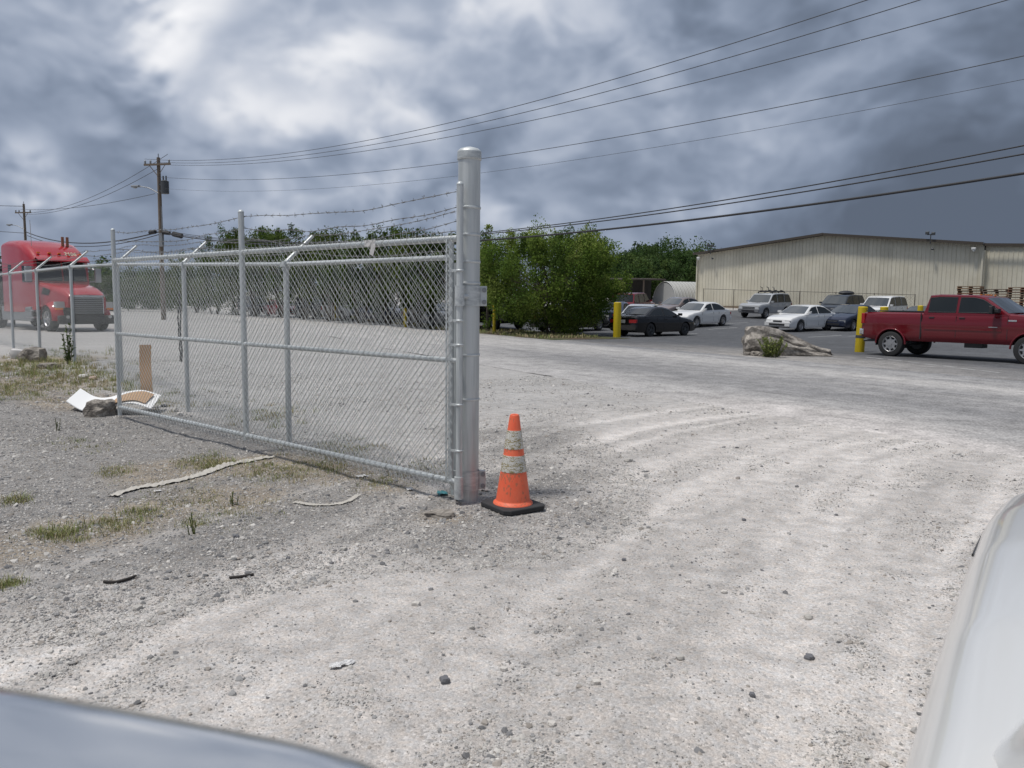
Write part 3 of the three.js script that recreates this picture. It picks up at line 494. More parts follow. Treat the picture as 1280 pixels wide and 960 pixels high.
  for (let i = 0; i + 1 < nf; i++) { ci.push(cv, (i + 1) * 4, i * 4); ci.push(cv + 1, i * 4 + 3, (i + 1) * 4 + 3); }
  ci.push(cv, 0, b0 + 1, cv, b0, (nf - 1) * 4, cv, b0 + 1, b0, cv + 1, b0 + 3, 3, cv + 1, (nf - 1) * 4 + 3, b0 + 2, cv + 1, b0 + 2, b0 + 3);
  part('cabin', toCreasedNormals(buf(cp, ci), 0.7), o.roofMat ?? pm, t);
  // glass
  const gl = M.glass;
  const quadGlass = (p, q, name, f0, f1) => { const P0 = [lerp(p[0], q[0], f0), lerp(p[1], q[1], f0)], P1 = [lerp(p[0], q[0], f1), lerp(p[1], q[1], f1)]; let nx = q[1] - p[1], ny = -(q[0] - p[0]); const l = Math.hypot(nx, ny); nx /= l; ny /= l; if (ny < 0) { nx = -nx; ny = -ny; } const ps = [], id = []; for (let k = 0; k <= 8; k++) { const u = k / 8 * 2 - 1, bow = 0.006 + 0.02 * (1 - u * u); for (const Q of [P0, P1]) ps.push(Q[0] + nx * bow, Q[1] + ny * bow, u * (wAt(Q[1]) - 0.075)); if (k) { const e = k * 2; id.push(e - 2, e - 1, e, e - 1, e + 1, e); } } return part(name, buf(ps, id), gl, t); };
  quadGlass(S.a, S.roof[0], 'windshield', 0.08, 0.93).material = M.frontGlass;
  quadGlass(S.c, S.roof[S.roof.length - 1], 'rear_window', 0.16, 0.9);
  const topY = x => { const P = [...prof].sort((u, v) => u[0] - v[0]); return interp(P, x); };
  const cuts = [S.c[0] + 0.12, ...[...S.pil].sort((u, v) => u - v), S.a[0] - 0.12];
  for (const sd of [1, -1]) for (let k = 0; k + 1 < cuts.length; k++) {
    const x0 = cuts[k] + 0.045, x1 = cuts[k + 1] - 0.045, top = [], bot = [];
    for (let j = 0; j <= 10; j++) { const x = lerp(x0, x1, j / 10), yb = S.belt + 0.035, yt = topY(x) - 0.085; if (yt > yb + 0.03) { top.push([x, yt]); bot.push([x, yb]); } }
    if (top.length < 2) continue;
    const ps = [], id = []; top.forEach(([x, yt], j) => { const yb = bot[j][1]; ps.push(x, yb, sd * (wAt(yb) + 0.006), x, yt, sd * (wAt(yt) + 0.006)); if (j) { const e = j * 2; id.push(...(sd > 0 ? [e - 2, e, e - 1, e - 1, e, e + 1] : [e - 2, e - 1, e, e - 1, e + 1, e])); } });
    part('side_window', buf(ps, id), gl, t);
    const tr = []; const T2 = [[top[0][0], bot[0][1]], ...top, [top[top.length - 1][0], bot[0][1]]].map(([x, y]) => V(x, y, sd * (wAt(y) + 0.004))); for (let j = 0; j < T2.length; j++) { const a = T2[j], b = T2[(j + 1) % T2.length]; if (a.distanceTo(b) > 0.01) tr.push(bar(a, b, 0.011, 4)); } part('window_trim', mg(tr), M.blackPlastic, t);
    if (o.handles !== false) part('door_handle', rbox(0.16, 0.035, 0.03, 0.008, x0 + 0.12, S.belt - 0.13, sd * (hw * 0.985)), o.handleMat ?? pm, t);
  }
  // door seams
  for (const sd of [1, -1]) for (const x of [S.axles[1] - R - 0.12, ...S.pil, S.axles[0] + R + (type === 'pickup' ? 0.5 : 0.1)]) part('door_seam', box(0.012, (S.belt - S.base) * 0.72, 0.012, x, lerp(S.base, S.belt, 0.55), sd * hw * 0.987), M.blackPlastic, t);
  // wheels
  const proto = wheelProto(S.r, o.wheelW ?? 0.21, o.rimMat ?? M.alloy, o.spokes ?? 7, o.hub);
  for (const a of S.axles) for (const sd of [1, -1]) { const w = proto.clone(); w.position.set(a, S.r, sd * (hw - 0.12)); if (sd < 0) w.rotation.y = Math.PI; t.add(w); }
  // lamps, grille, bumpers, mirrors, plate
  const yl = interp(S.top, xf - 0.12), yn = lerp(S.base, yl, 0.62);
  for (const sd of [1, -1]) {
    part('headlight', rbox(0.16, type === 'sedan' || type === 'coupe' ? 0.13 : 0.19, 0.36, 0.02, xf - 0.115, yn + 0.05, sd * (hw - 0.29)).rotateY(0), M.lamp, t);
    part('taillight', rbox(0.12, type === 'sedan' || type === 'coupe' ? 0.15 : 0.34, type === 'sedan' || type === 'coupe' ? 0.42 : 0.16, 0.02, xr + 0.06, interp(S.top, xr + 0.1) - 0.2, sd * (hw - (type === 'sedan' || type === 'coupe' ? 0.31 : 0.17))), M.redLamp, t);
    const mr = part('mirror', mg([rbox(0.13, 0.12, 0.19, 0.025, S.a[0] - 0.28, S.belt + 0.1, sd * (hw + 0.07)), bar(V(S.a[0] - 0.28, S.belt + 0.05, sd * hw * 0.92), V(S.a[0] - 0.28, S.belt + 0.07, sd * (hw + 0.05)), 0.02, 6)]), o.mirrorMat ?? pm, t);
  }
  const gz = o.grilleW ?? 0.7;
  const gr = part('grille', rbox(0.05, 0.17, gz, 0.01, xf - 0.012, yn + 0.02, 0), M.blackPlastic, t);
  part('grille_bar', mg([box(0.02, 0.018, gz - 0.04, xf + 0.012, yn + 0.05, 0), box(0.02, 0.018, gz - 0.04, xf + 0.012, yn - 0.01, 0)]), o.grilleMat ?? M.chrome, gr);
  part('front_bumper', mg([rbox(0.16, 0.2, S.W * 0.9, 0.05, xf - 0.03, S.base + 0.22, 0)]), o.bumperMat ?? pm, t);
  part('lower_intake', rbox(0.04, 0.1, S.W * 0.55, 0.01, xf + 0.045, S.base + 0.2, 0), M.blackPlastic, t);
  part('rear_bumper', rbox(0.16, 0.2, S.W * 0.92, 0.05, xr + 0.03, S.base + 0.24, 0), o.bumperMat ?? pm, t);
  part('license_plate', box(0.01, 0.15, 0.31, xr - 0.005, S.base + 0.5, 0), M.plate, t);
  return t;
}
function seat(t, pos, hx, hz) {                        // stand a vehicle on the ground, nose along (hx, hz)
  const l = Math.hypot(hx, hz), f = V(hx / l, 0, hz / l), s = V(-f.z, 0, f.x);
  const g = p => H(p.x, p.z) + (laneS(p.x, p.z) > 8.5 ? 0.012 : 0.007), a = 1.4, b = 0.75;
  const yf = g(pos.clone().addScaledVector(f, a)), yb = g(pos.clone().addScaledVector(f, -a)), yl = g(pos.clone().addScaledVector(s, b)), yr = g(pos.clone().addScaledVector(s, -b));
  f.y = (yf - yb) / (2 * a); f.normalize(); s.y = (yl - yr) / (2 * b); s.normalize(); const up = V().crossVectors(s, f).normalize(); s.crossVectors(f, up).normalize();
  t.quaternion.setFromRotationMatrix(new THREE.Matrix4().makeBasis(f, up, s)); t.position.set(pos.x, (yf + yb + yl + yr) / 4, pos.z); shade(t); return t;
}
const WHITE = paint(0.72, 0.72, 0.71), BLACK = paint(0.005, 0.005, 0.006, 0.5), SILVER = paint(0.42, 0.43, 0.44), MAROON = paint(0.14, 0.005, 0.012, 0.4), DARK = paint(0.03, 0.035, 0.045), BRONZE = paint(0.2, 0.165, 0.155), NAVY = paint(0.02, 0.026, 0.05), REDP = paint(0.17, 0.012, 0.02), GREYP = paint(0.22, 0.225, 0.235);
const PG = 'cars parked in the asphalt lot', HG = 'cars parked behind the trees';
seat(makeCar('parked_car', 'old black two door car beside the thick yellow bollard', 'coupe', BLACK, { group: PG, rimMat: M.darkMetal, spokes: 5, mirrorMat: BLACK }), onGround(816, 38.4), 0.74, -0.67);
seat(makeCar('parked_car', 'white sedan facing out beside the black two door car', 'sedan', WHITE, { group: PG }), onGround(871, 48.2), -0.74, 0.67);
seat(makeCar('parked_car', 'white compact sedan parked behind the grey boulder', 'sedan', WHITE, { group: PG, grilleMat: M.chrome, grilleW: 0.55, spokes: 9 }), onGround(1000, 45.2), -0.8, 0.6);
{
  const t = makeCar('parked_suv', 'silver off road vehicle with bicycle carriers on its roof rack', 'suv', SILVER, { group: PG, category: 'suv', grilleMat: SILVER, bumperMat: GREYP, grilleW: 0.95 });
  const rk = [bar(V(0.2, 1.80, 0.55), V(-1.7, 1.80, 0.55), 0.02, 6), bar(V(0.2, 1.80, -0.55), V(-1.7, 1.80, -0.55), 0.02, 6), bar(V(-0.1, 1.83, -0.7), V(-0.1, 1.83, 0.7), 0.025, 6), bar(V(-1.3, 1.83, -0.7), V(-1.3, 1.83, 0.7), 0.025, 6)];
  for (const [x, z] of [[0.1, 0.55], [-1.6, 0.55], [0.1, -0.55], [-1.6, -0.55], [-0.75, 0.55], [-0.75, -0.55]]) rk.push(box(0.08, 0.1, 0.04, x, 1.76, z));
  const rr = part('roof_rack', mg(rk), M.blackPlastic, t);
  for (const z of [-0.5, -0.05, 0.45]) part('bicycle_carrier', mg([bar(V(0.1, 1.87, z), V(-1.5, 1.87, z), 0.03, 5), bar(V(-0.2, 1.86, z), V(-0.35, 2.12, z + 0.1), 0.03, 5), bar(V(-0.35, 2.12, z + 0.1), V(-0.15, 2.18, z + 0.12), 0.025, 5), box(0.18, 0.08, 0.1, -1.2, 1.91, z)]), M.blackPlastic, rr);
  seat(t, onGround(954, 58), -0.74, 0.67);
}
seat(makeCar('parked_car', 'black sedan parked between the white compact sedan and the maroon pickup', 'sedan', NAVY, { group: PG, spokes: 10 }), onGround(1060, 46.5), -0.74, 0.67);
{
  const t = makeCar('parked_suv', 'dark grey wagon parked against the warehouse beside the white off road vehicle', 'suv', DARK, { group: PG, category: 'suv' });
  const bag = new THREE.SphereGeometry(1, 16, 12); bag.scale(0.75, 0.16, 0.5); const bp = bag.attributes.position; for (let i = 0; i < bp.count; i++) { const k = 0.85 + 0.3 * fbm(bp.getX(i) * 3 + 5, bp.getZ(i) * 4, bp.getY(i) * 6 + 1, 3); bp.setXYZ(i, bp.getX(i) * k, Math.max(-0.08, bp.getY(i)) * k, bp.getZ(i) * k); } bag.computeVertexNormals();
  part('roof_cargo_bag', bag.translate(-0.9, 1.84, 0), M.blackPlastic, t);
  seat(t, onGround(1046, 56), -0.74, 0.67);
}
seat(makeCar('parked_suv', 'white off road vehicle parked against the warehouse wall', 'suv', WHITE, { group: PG, category: 'suv', grilleMat: M.darkMetal }), onGround(1098, 54), -0.74, 0.67);
seat(makeCar('parked_car', 'dark car with a pale windshield showing over the maroon pickup bed', 'sedan', DARK, { group: PG }), onGround(1150, 45), -0.7, 0.71);
seat(makeCar('parked_suv', 'red off road vehicle parked under the open shed roof', 'suv', REDP, { group: PG, category: 'suv' }), onGround(790, 56), 0.5, -0.86);
seat(makeCar('parked_car', 'dark blue sedan showing its tail beside the silver sedan', 'sedan', NAVY, { group: PG }), onGround(768, 47.5), 0.35, -0.93);
seat(makeCar('parked_car', 'silver sedan half hidden behind the black two door car', 'sedan', SILVER, { group: PG }), onGround(803, 43.5), 0.35, -0.93);
seat(makeCar('parked_car', 'bronze grey sedan facing out in front of the arched hut', 'sedan', BRONZE, { group: PG }), onGround(845, 56), -0.74, 0.67);
seat(makeCar('parked_car', 'black sedan half hidden by the bushy round tree', 'sedan', BLACK, { group: PG, rimMat: M.alloy }), onGround(712, 42.5), 0.7, -0.7);
{
  const list = [[540, 47, GREYP, 'pale grey car seen through the fence under the hedge trees, beside the gate post', 'sedan'], [478, 52, NAVY, 'dark blue car between the hedge trees seen through the gate mesh', 'sedan'], [432, 57, SILVER, 'silver wagon between the hedge trees seen through the gate mesh', 'suv'], [395, 62, BLACK, 'black wagon between the hedge trees seen through the gate mesh', 'suv'], [352, 68, REDP, 'dull red car between the hedge trees seen through the gate mesh', 'sedan'], [615, 45, BLACK, 'black wagon behind the thin yellow bollard', 'suv'], [318, 72, DARK, 'charcoal wagon between the hedge trees seen through the gate mesh', 'suv']];
  for (const [px, d, pm, lab, ty] of list) { const p = onGround(px, d); seat(makeCar(ty === 'suv' ? 'parked_suv' : 'parked_car', lab, ty, pm, { group: HG, category: ty === 'suv' ? 'suv' : 'car' }), p, 0.6, 0.8); }
}
// maroon crew cab pickup
{
  const t = makeCar('pickup_truck', 'maroon crew cab pickup truck parked beside the yellow bollard', 'pickup', MAROON, { category: 'pickup', wheelW: 0.27, spokes: 8, hub: 0.4, rimMat: M.alloy, handleMat: M.blackPlastic, mirrorMat: M.blackPlastic, bumperMat: M.chrome, grilleW: 1.2 });
  const S = SPEC.pickup, hw = S.W / 2;
  part('bed_cover', box(1.86, 0.03, 1.72, -1.99, 1.445, 0), M.blackPlastic, t);
  for (const sd of [1, -1]) {
    part('cab_gap', box(0.03, 0.8, 0.02, -1.06, 1.0, sd * (hw * 0.99)), M.blackPlastic, t);
    for (const a of S.axles) part('wheel_flare', new THREE.TorusGeometry(0.475, 0.028, 8, 24, Math.PI).scale(1, 1, 1.4).translate(a, S.r + 0.01, sd * hw * 0.985), MAROON, t);
    part('side_molding', box(2.2, 0.05, 0.02, 0.15, 0.93, sd * (hw * 0.998)), MAROON, t);
    part('mud_flap', box(0.015, 0.22, 0.24, -2.5, 0.45, sd * 0.82), M.blackPlastic, t);
    const b = part('fender_badge', rbox(0.22, 0.045, 0.012, 0.003, 1.52, 1.22, sd * (hw * 0.985)), M.chrome, t);
    part('door_badge', rbox(0.24, 0.022, 0.01, 0.003, 1.02, 1.02, sd * (hw * 1.0)), M.alloy, t);
    part('tow_mirror', mg([rbox(0.1, 0.24, 0.2, 0.03, 1.02, 1.52, sd * (hw + 0.16)), bar(V(1.05, 1.45, sd * hw * 0.9), V(1.03, 1.47, sd * (hw + 0.1)), 0.03, 6)]), M.blackPlastic, t);
  }
  for (const z of [-0.5, -0.2, 0.2, 0.5, 0]) part('cab_marker_lamp', rbox(0.06, 0.02, 0.07, 0.006, 0.45, 1.968, z), M.amber, t);
  part('exhaust_pipe', bar(V(-2.4, 0.5, 0.75), V(-2.95, 0.48, 0.85), 0.045, 8), M.darkMetal, t);
  part('spare_tyre', new THREE.TorusGeometry(0.27, 0.11, 8, 20).rotateX(Math.PI / 2).translate(-2.55, 0.55, 0), M.tyre, t);
  part('running_gear', mg([bar(V(-1.99, 0.42, -0.8), V(-1.99, 0.42, 0.8), 0.09, 8), new THREE.SphereGeometry(0.19, 10, 8).translate(-1.99, 0.42, 0), box(0.5, 0.16, 0.4, 0.3, 0.45, 0.3)]), M.darkMetal, t);
  const rear = onGround(1114, 24.4), front = V(13.85, 0, -21.45), f = front.clone().sub(rear).normalize();
  const side = V(-f.z, 0, f.x);                        // to its right hand, the side in view
  const c = rear.clone().addScaledVector(f, 1.9).addScaledVector(side, -0.8);
  t.scale.setScalar(0.945);
  seat(t, c, f.x, f.z);
}
console.log('cars done');

// ------------------------------------------------------------------ red lorry tractor and the trailer behind it
{
  const RED = paint(0.38, 0.018, 0.028, 0.38);
  const t = thing('semi_truck', 'red long nosed semi truck with high sleeper roof behind the chain link fence', 'truck');
  const loft = (st, mt, name, cr = 0.6) => {            // stations: [x, yBottom, yTop, halfWidth, corner radius]
    const ps = [], id = [], K = 5; let rows = 0;
    for (const [x, yb, yt, w, rc] of st) { const pts = [[0, yb], [w - 0.03, yb], [w, yb + 0.03]]; pts.push([w, yt - rc]); for (let k = 1; k <= K; k++) { const a = k / K * Math.PI / 2; pts.push([w - rc + rc * Math.cos(a), yt - rc + rc * Math.sin(a)]); } pts.push([0, yt + 0.03]); const full = [...pts, ...pts.slice(0, -1).reverse().map(([z, y]) => [-z, y])]; rows = full.length; for (const [z, y] of full) ps.push(x, y, z); }
    for (let i = 0; i + 1 < st.length; i++) for (let k = 0; k + 1 < rows; k++) { const a = i * rows + k, b = a + rows; id.push(a, a + 1, b, a + 1, b + 1, b); }
    for (const [r0, s] of [[0, 1], [(st.length - 1) * rows, -1]]) for (let k = 1; k + 2 < rows; k++) s > 0 ? id.push(r0, r0 + k + 1, r0 + k) : id.push(r0, r0 + k, r0 + k + 1);
    const g = buf(ps, id); const e1 = st[1][0] > st[0][0]; return part(name, toCreasedNormals(g, cr), mt, t);
  };
  loft([[-5.5, 0.75, 3.84, 1.2, 0.28], [-5.0, 0.75, 3.9, 1.22, 0.3], [-4.0, 0.75, 3.88, 1.22, 0.34], [-3.4, 0.75, 3.76, 1.21, 0.36], [-2.85, 0.8, 3.5, 1.18, 0.36], [-2.4, 0.85, 3.16, 1.12, 0.3], [-2.22, 0.9, 2.0, 1.1, 0.06]], RED, 'cab');
  loft([[-2.3, 1.0, 2.06, 1.05, 0.2], [-1.6, 1.0, 1.99, 0.98, 0.26], [-0.8, 1.0, 1.86, 0.9, 0.28], [-0.25, 1.0, 1.7, 0.82, 0.26], [-0.02, 1.0, 1.52, 0.76, 0.18]], RED, 'hood');
  for (const sd of [1, -1]) {                           // swept front fenders
    const ps = [], id = []; const nU = 14, nV = 6;
    for (let i = 0; i <= nU; i++) { const a = lerp(-0.15, Math.PI + 0.1, i / nU), r = 0.66; for (let k = 0; k <= nV; k++) { const z = lerp(0.62, 1.2, k / nV), dr = -0.10 * (k / nV) ** 4 + 0.14 * (1 - k / nV); ps.push(-1.12 + (r + dr) * Math.cos(a), 0.54 + (r + dr) * Math.sin(a), sd * z); } }
    for (let i = 0; i < nU; i++) for (let k = 0; k < nV; k++) { const a = i * (nV + 1) + k, b = a + nV + 1; id.push(a, a + 1, b, a + 1, b + 1, b); }
    part('front_fender', buf(ps, id), RED, t);
    part('headlight', rbox(0.2, 0.26, 0.42, 0.06, -0.32, 1.12, sd * 0.98), M.lamp, t);
    part('turn_signal', rbox(0.12, 0.09, 0.3, 0.03, -0.28, 0.95, sd * 1.02), M.amber, t);
    part('side_window', buf([-3.3, 2.05, sd * 1.222, -2.45, 2.05, sd * 1.16, -2.62, 2.75, sd * 1.16, -3.3, 2.75, sd * 1.222], sd > 0 ? [0, 1, 2, 0, 2, 3] : [0, 2, 1, 0, 3, 2]), M.glass, t);
    part('door_mirror', mg([rbox(0.14, 0.62, 0.26, 0.03, -2.1, 2.4, sd * 1.42), bar(V(-2.35, 2.1, sd * 1.1), V(-2.1, 2.15, sd * 1.4), 0.025, 6), bar(V(-2.4, 2.7, sd * 1.1), V(-2.1, 2.65, sd * 1.4), 0.025, 6)]), M.alloy, t);
    part('sleeper_window', box(0.36, 0.42, 0.01, -4.6, 2.6, sd * 1.223), M.glass, t);
    part('side_fairing', rbox(3.2, 0.62, 0.1, 0.04, -4.2, 0.7, sd * 1.15), M.greyMetal, t);
    part('step', mg([box(0.8, 0.06, 0.3, -2.75, 0.55, sd * 1.05), box(0.8, 0.06, 0.3, -2.75, 0.85, sd * 1.05)]), M.alloy, t);
    part('exhaust_stack', bar(V(-3.2, 1.0, -0.55 - sd * 0.1), V(-3.2, 4.08, -0.55 - sd * 0.1), 0.06, 10), mat([0.3, 0.14, 0.08], 0.7, 0.3), t);
    part('fog_lamp', bar(V(0.05, 0.62, sd * 0.85), V(0.13, 0.62, sd * 0.85), 0.07, 12), M.lamp, t);
    part('hood_vent', buf([-1.9, 1.55, sd * 1.03, -1.35, 1.5, sd * 0.97, -1.2, 1.72, sd * 0.95, -1.8, 1.85, sd * 1.0], sd > 0 ? [0, 1, 2, 0, 2, 3] : [0, 2, 1, 0, 3, 2]), M.blackPlastic, t);
  }
  for (const sd of [1, -1]) part('windshield', buf([-2.195, 2.12, sd * 0.03, -2.195, 2.12, sd * 1.0, -2.37, 2.98, sd * 0.98, -2.35, 2.98, sd * 0.03], sd > 0 ? [0, 2, 1, 0, 3, 2] : [0, 1, 2, 0, 2, 3]), M.glass, t);
  part('sun_visor', buf([-2.42, 3.2, -1.12, -2.42, 3.2, 1.12, -2.02, 3.0, 1.06, -2.02, 3.0, -1.06, -2.02, 2.94, -1.06, -2.02, 2.94, 1.06, -2.42, 3.06, 1.12, -2.42, 3.06, -1.12], [0, 1, 2, 0, 2, 3, 3, 2, 5, 3, 5, 4, 4, 5, 6, 4, 6, 7]), RED, t);
  for (const z of [-0.85, -0.4, 0, 0.4, 0.85]) part('clearance_lamp', rbox(0.1, 0.05, 0.12, 0.015, -2.5, 3.31, z), M.amber, t);
  const gr = part('grille', rbox(0.08, 0.72, 1.2, 0.03, 0.0, 1.1, 0), M.blackPlastic, t);
  part('grille_surround', mg([rbox(0.12, 0.1, 1.3, 0.03, 0.02, 1.47, 0), rbox(0.09, 0.72, 0.05, 0.015, 0.02, 1.1, 0.62), rbox(0.09, 0.72, 0.05, 0.015, 0.02, 1.1, -0.62)]), M.chrome, gr);
  for (let k = 0; k < 8; k++) part('grille_slat', box(0.03, 0.028, 1.2, 0.045, 0.78 + k * 0.085, 0), M.greyMetal, gr);
  part('bumper', mg([rbox(0.3, 0.36, 2.34, 0.1, -0.05, 0.5, 0), rbox(0.1, 0.12, 1.0, 0.03, 0.1, 0.48, 0)]), M.blackPlastic, t);
  part('chassis', mg([box(7.8, 0.3, 0.9, -4.3, 0.72, 0), box(0.6, 0.5, 1.6, -0.6, 0.8, 0), box(1.1, 0.14, 0.95, -7.2, 1.15, 0)]), M.blackPlastic, t);
  part('antenna', bar(V(-3.0, 3.6, 0.9), V(-3.05, 4.7, 0.9), 0.012, 4), M.plate, t);
  const w = wheelProto(0.52, 0.3, M.alloy, 6);
  for (const [x, ww] of [[-1.12, 1], [-6.55, 2], [-7.85, 2]]) for (const sd of [1, -1]) { const q = w.clone(); q.position.set(x, 0.52, sd * 1.02); if (sd < 0) q.rotation.y = Math.PI; t.add(q); }
  const font = await new FontLoader().loadAsync('fonts/droid/droid_sans_bold.typeface.json');
  const tx = new TextGeometry('2106', { font, size: 0.17, depth: 0.012, curveSegments: 3 }); tx.computeBoundingBox(); tx.translate(-0.3, 0, 0); tx.rotateX(-0.55); tx.rotateY(Math.PI / 2); tx.translate(-2.29, 3.22, -0.42);
  part('number_lettering', tx, mat([0.75, 0.68, 0.5], 0.5), t);
  const c = atDepth(112, 405, 33.5); const f = V(0.785, 0, 0.62).normalize();
  seat(t, V(c.x, 0, c.z).addScaledVector(f, -0.1), f.x, f.z);
  // trailer
  const tr = thing('trailer', 'dark grey trailer standing behind the red semi truck', 'trailer');
  part('load_box', mg([rbox(8, 1.7, 2.4, 0.05, -11.5, 2.1, 0), ...Array.from({ length: 10 }, (_, k) => box(0.08, 1.6, 2.46, -7.8 - k * 0.82, 2.1, 0))]), mat([0.035, 0.045, 0.042], 0.6), tr);
  part('deck', box(8.4, 0.2, 2.4, -11.5, 1.14, 0), M.greyMetal, tr);
  for (const x of [-13.2, -14.5]) for (const sd of [1, -1]) { const q = w.clone(); q.position.set(x, 0.52, sd * 1.02); if (sd < 0) q.rotation.y = Math.PI; tr.add(q); }
  part('landing_leg', mg([box(0.12, 1.05, 0.12, -9.2, 0.53, 0.7), box(0.12, 1.05, 0.12, -9.2, 0.53, -0.7), box(5, 0.25, 0.8, -12.3, 0.92, 0)]), M.blackPlastic, tr);
  tr.quaternion.copy(t.quaternion); tr.position.copy(t.position); tr.position.y += 0.01; tr.position.addScaledVector(f, -0.6); shade(tr);
}

// ------------------------------------------------------------------ warehouse, hut, shed, pallets
{
  const A = V(17.1, 0, -75), B = V(34.3, 0, -59), W = A.distanceTo(B), u = B.clone().sub(A).normalize(), gy = 0.7;
  const t = thing('warehouse', 'long tan metal warehouse with ribbed siding and low gable roof', 'building', V(A.x, gy, A.z), Math.atan2(-u.z, u.x));
  const EL = 6.1 - gy, PK = 7.3 - gy, roofY = x => x < W / 2 ? lerp(EL, PK, x / (W / 2)) : lerp(PK, EL - 0.05, (x - W / 2) / (W / 2));
  const sm = mat([1, 1, 1], 0.62, 0.05, { map: tSiding }); const tones = [0.97, 1, 1.03, 0.94].map(k => { const m = sm.clone(); m.color = lin(k * 0.97, k * 0.97, k * 0.97); return m; });
  function panel(x0, x1, ya, yb, parent, m, z = 0, y0 = -0.5) {
    const pr = []; const n = 3, pw = (x1 - x0) / n; for (let k = 0; k < n; k++) { const b = x0 + k * pw; pr.push([b, 0], [b + pw * 0.74, 0], [b + pw * 0.80, 0.03], [b + pw * 0.91, 0.03], [b + pw * 0.97, 0]); } pr.push([x1 - 0.004, 0]);
    const ps = [], id = [], uv = []; pr.forEach(([x, d], i) => { const yt = lerp(ya, yb, (x - x0) / (x1 - x0)); ps.push(x, y0, z + d, x, yt, z + d); uv.push(x / 6, y0 / 6, x / 6, yt / 6); if (i) { const e = i * 2; id.push(e - 2, e, e - 1, e - 1, e, e + 1); } });
    return part('siding_panel', toCreasedNormals(buf(ps, id, uv), 0.3), m, parent);
  }
  const np = 26, r = rng(5); for (let i = 0; i < np; i++) { const x0 = i * W / np, x1 = (i + 1) * W / np; panel(x0, x1, roofY(x0) - 0.02, roofY(x1) - 0.02, t, tones[Math.floor(r() * 4)]); }
  // side annex to the right, a little set back
  for (let i = 0; i < 20; i++) { const x0 = W + 0.02 + i * 0.9; panel(x0, x0 + 0.9, EL - 0.12 - 0.045 * i, EL - 0.165 - 0.045 * i, t, tones[Math.floor(r() * 4)], -0.35); }
  part('wall', mg([box(W - 0.1, EL + 0.2, 0.2, W / 2, EL / 2 - 0.5, -0.2), box(0.2, EL, 40, 0.12, EL / 2 - 0.4, -20.2), box(18.2, EL - 1.3, 0.2, W + 9.0, EL / 2 - 0.85, -0.55), box(0.12, EL - 0.2, 0.5, W + 0.02, EL / 2 - 0.35, -0.22)]), sm, t);
  const rm = mat([0.075, 0.062, 0.05], 0.7, 0.2);
  const sl = Math.atan2(PK - EL, W / 2), hl = Math.hypot(W / 2, PK - EL);
  part('roof', mg([box(hl + 0.3, 0.12, 42, W / 4 - 0.1, (EL + PK) / 2 + 0.08, -20.6, 0, 0, sl), box(hl, 0.12, 42, 3 * W / 4, (EL + PK) / 2 + 0.055, -20.6, 0, 0, -sl - 0.004), box(18.6, 0.12, 42, W + 9.25, EL - 0.48, -21.2, 0, 0, -0.05)]), mat([0.3, 0.3, 0.3], 0.6, 0.3), t);
  part('roof_trim', mg([box(hl + 0.3, 0.2, 0.09, W / 4 - 0.1, (EL + PK) / 2 + 0.06, 0.46, 0, 0, sl), box(hl, 0.2, 0.09, 3 * W / 4, (EL + PK) / 2 + 0.035, 0.46, 0, 0, -sl - 0.004), box(18.6, 0.2, 0.09, W + 9.25, EL - 0.5, 0.06, 0, 0, -0.05)]), rm, t);
  part('downspout', mg([box(0.1, EL, 0.1, 0.03, EL / 2 - 0.4, 0.12), box(0.12, EL - 0.3, 0.1, W - 0.05, EL / 2 - 0.4, 0.12)]), tones[3], t);
  part('base_trim', box(W, 0.5, 0.1, W / 2, 0.45, 0.12), mat([0.2, 0.15, 0.1], 0.9), t);
  for (const x of [0.3, W - 0.6]) part('security_camera', mg([rbox(0.3, 0.16, 0.16, 0.03, x, EL - 0.32, 0.4), bar(V(x, EL - 0.25, 0.05), V(x, EL - 0.25, 0.34), 0.03, 6), new THREE.SphereGeometry(0.11, 10, 8).translate(x, EL - 0.45, 0.35)]), mat([0.7, 0.7, 0.68], 0.5), t);
  for (const x of [1.6, W * 0.85]) part('floodlight', mg([bar(V(x, roofY(x) - 0.2, 0.5), V(x, roofY(x) + 0.55, 0.5), 0.035, 6), box(0.5, 0.05, 0.05, x, roofY(x) + 0.5, 0.5), rbox(0.26, 0.22, 0.16, 0.04, x - 0.22, roofY(x) + 0.62, 0.6), rbox(0.26, 0.22, 0.16, 0.04, x + 0.2, roofY(x) + 0.55, 0.6), bar(V(x + 0.1, roofY(x) - 0.55, 0.45), V(x + 0.25, roofY(x) - 0.6, 0.5), 0.08, 6)]), M.darkMetal, t);
  // low chain link fence along the wall
  const F0 = A.clone().add(V(-0.3, 0, 4)), f = thing('low_fence', 'low dark chain link fence along the warehouse wall', 'fence', V(F0.x, 0, F0.z), Math.atan2(-u.z, u.x));
  const m4 = new THREE.Matrix4().makeRotationY(f.rotation.y).setPosition(f.position);
  const gh = x => { const p = V(x, 0, 0).applyMatrix4(m4); return H(p.x, p.z); };
  const fm = mat([0.13, 0.11, 0.09], 0.8, 0.2); for (let k = 0; k < 7; k++) { const x = k * 2.9; part('post', bar(V(x, gh(x) - 0.2, 0), V(x, gh(x) + 1.75, 0), 0.03, 6), fm, f); if (k < 6) { part('top_rail', bar(V(x, gh(x) + 1.7, 0), V(x + 2.9, gh(x + 2.9) + 1.7, 0), 0.022, 6), fm, f); const g = chainMesh(2.9, q => lerp(gh(x), gh(x + 2.9), q / 2.9) + 0.05, q => lerp(gh(x), gh(x + 2.9), q / 2.9) + 1.7, 0.12, 0.004); part('chain_link_mesh', g.translate(x, 0, 0.03), fm, f); } }
}
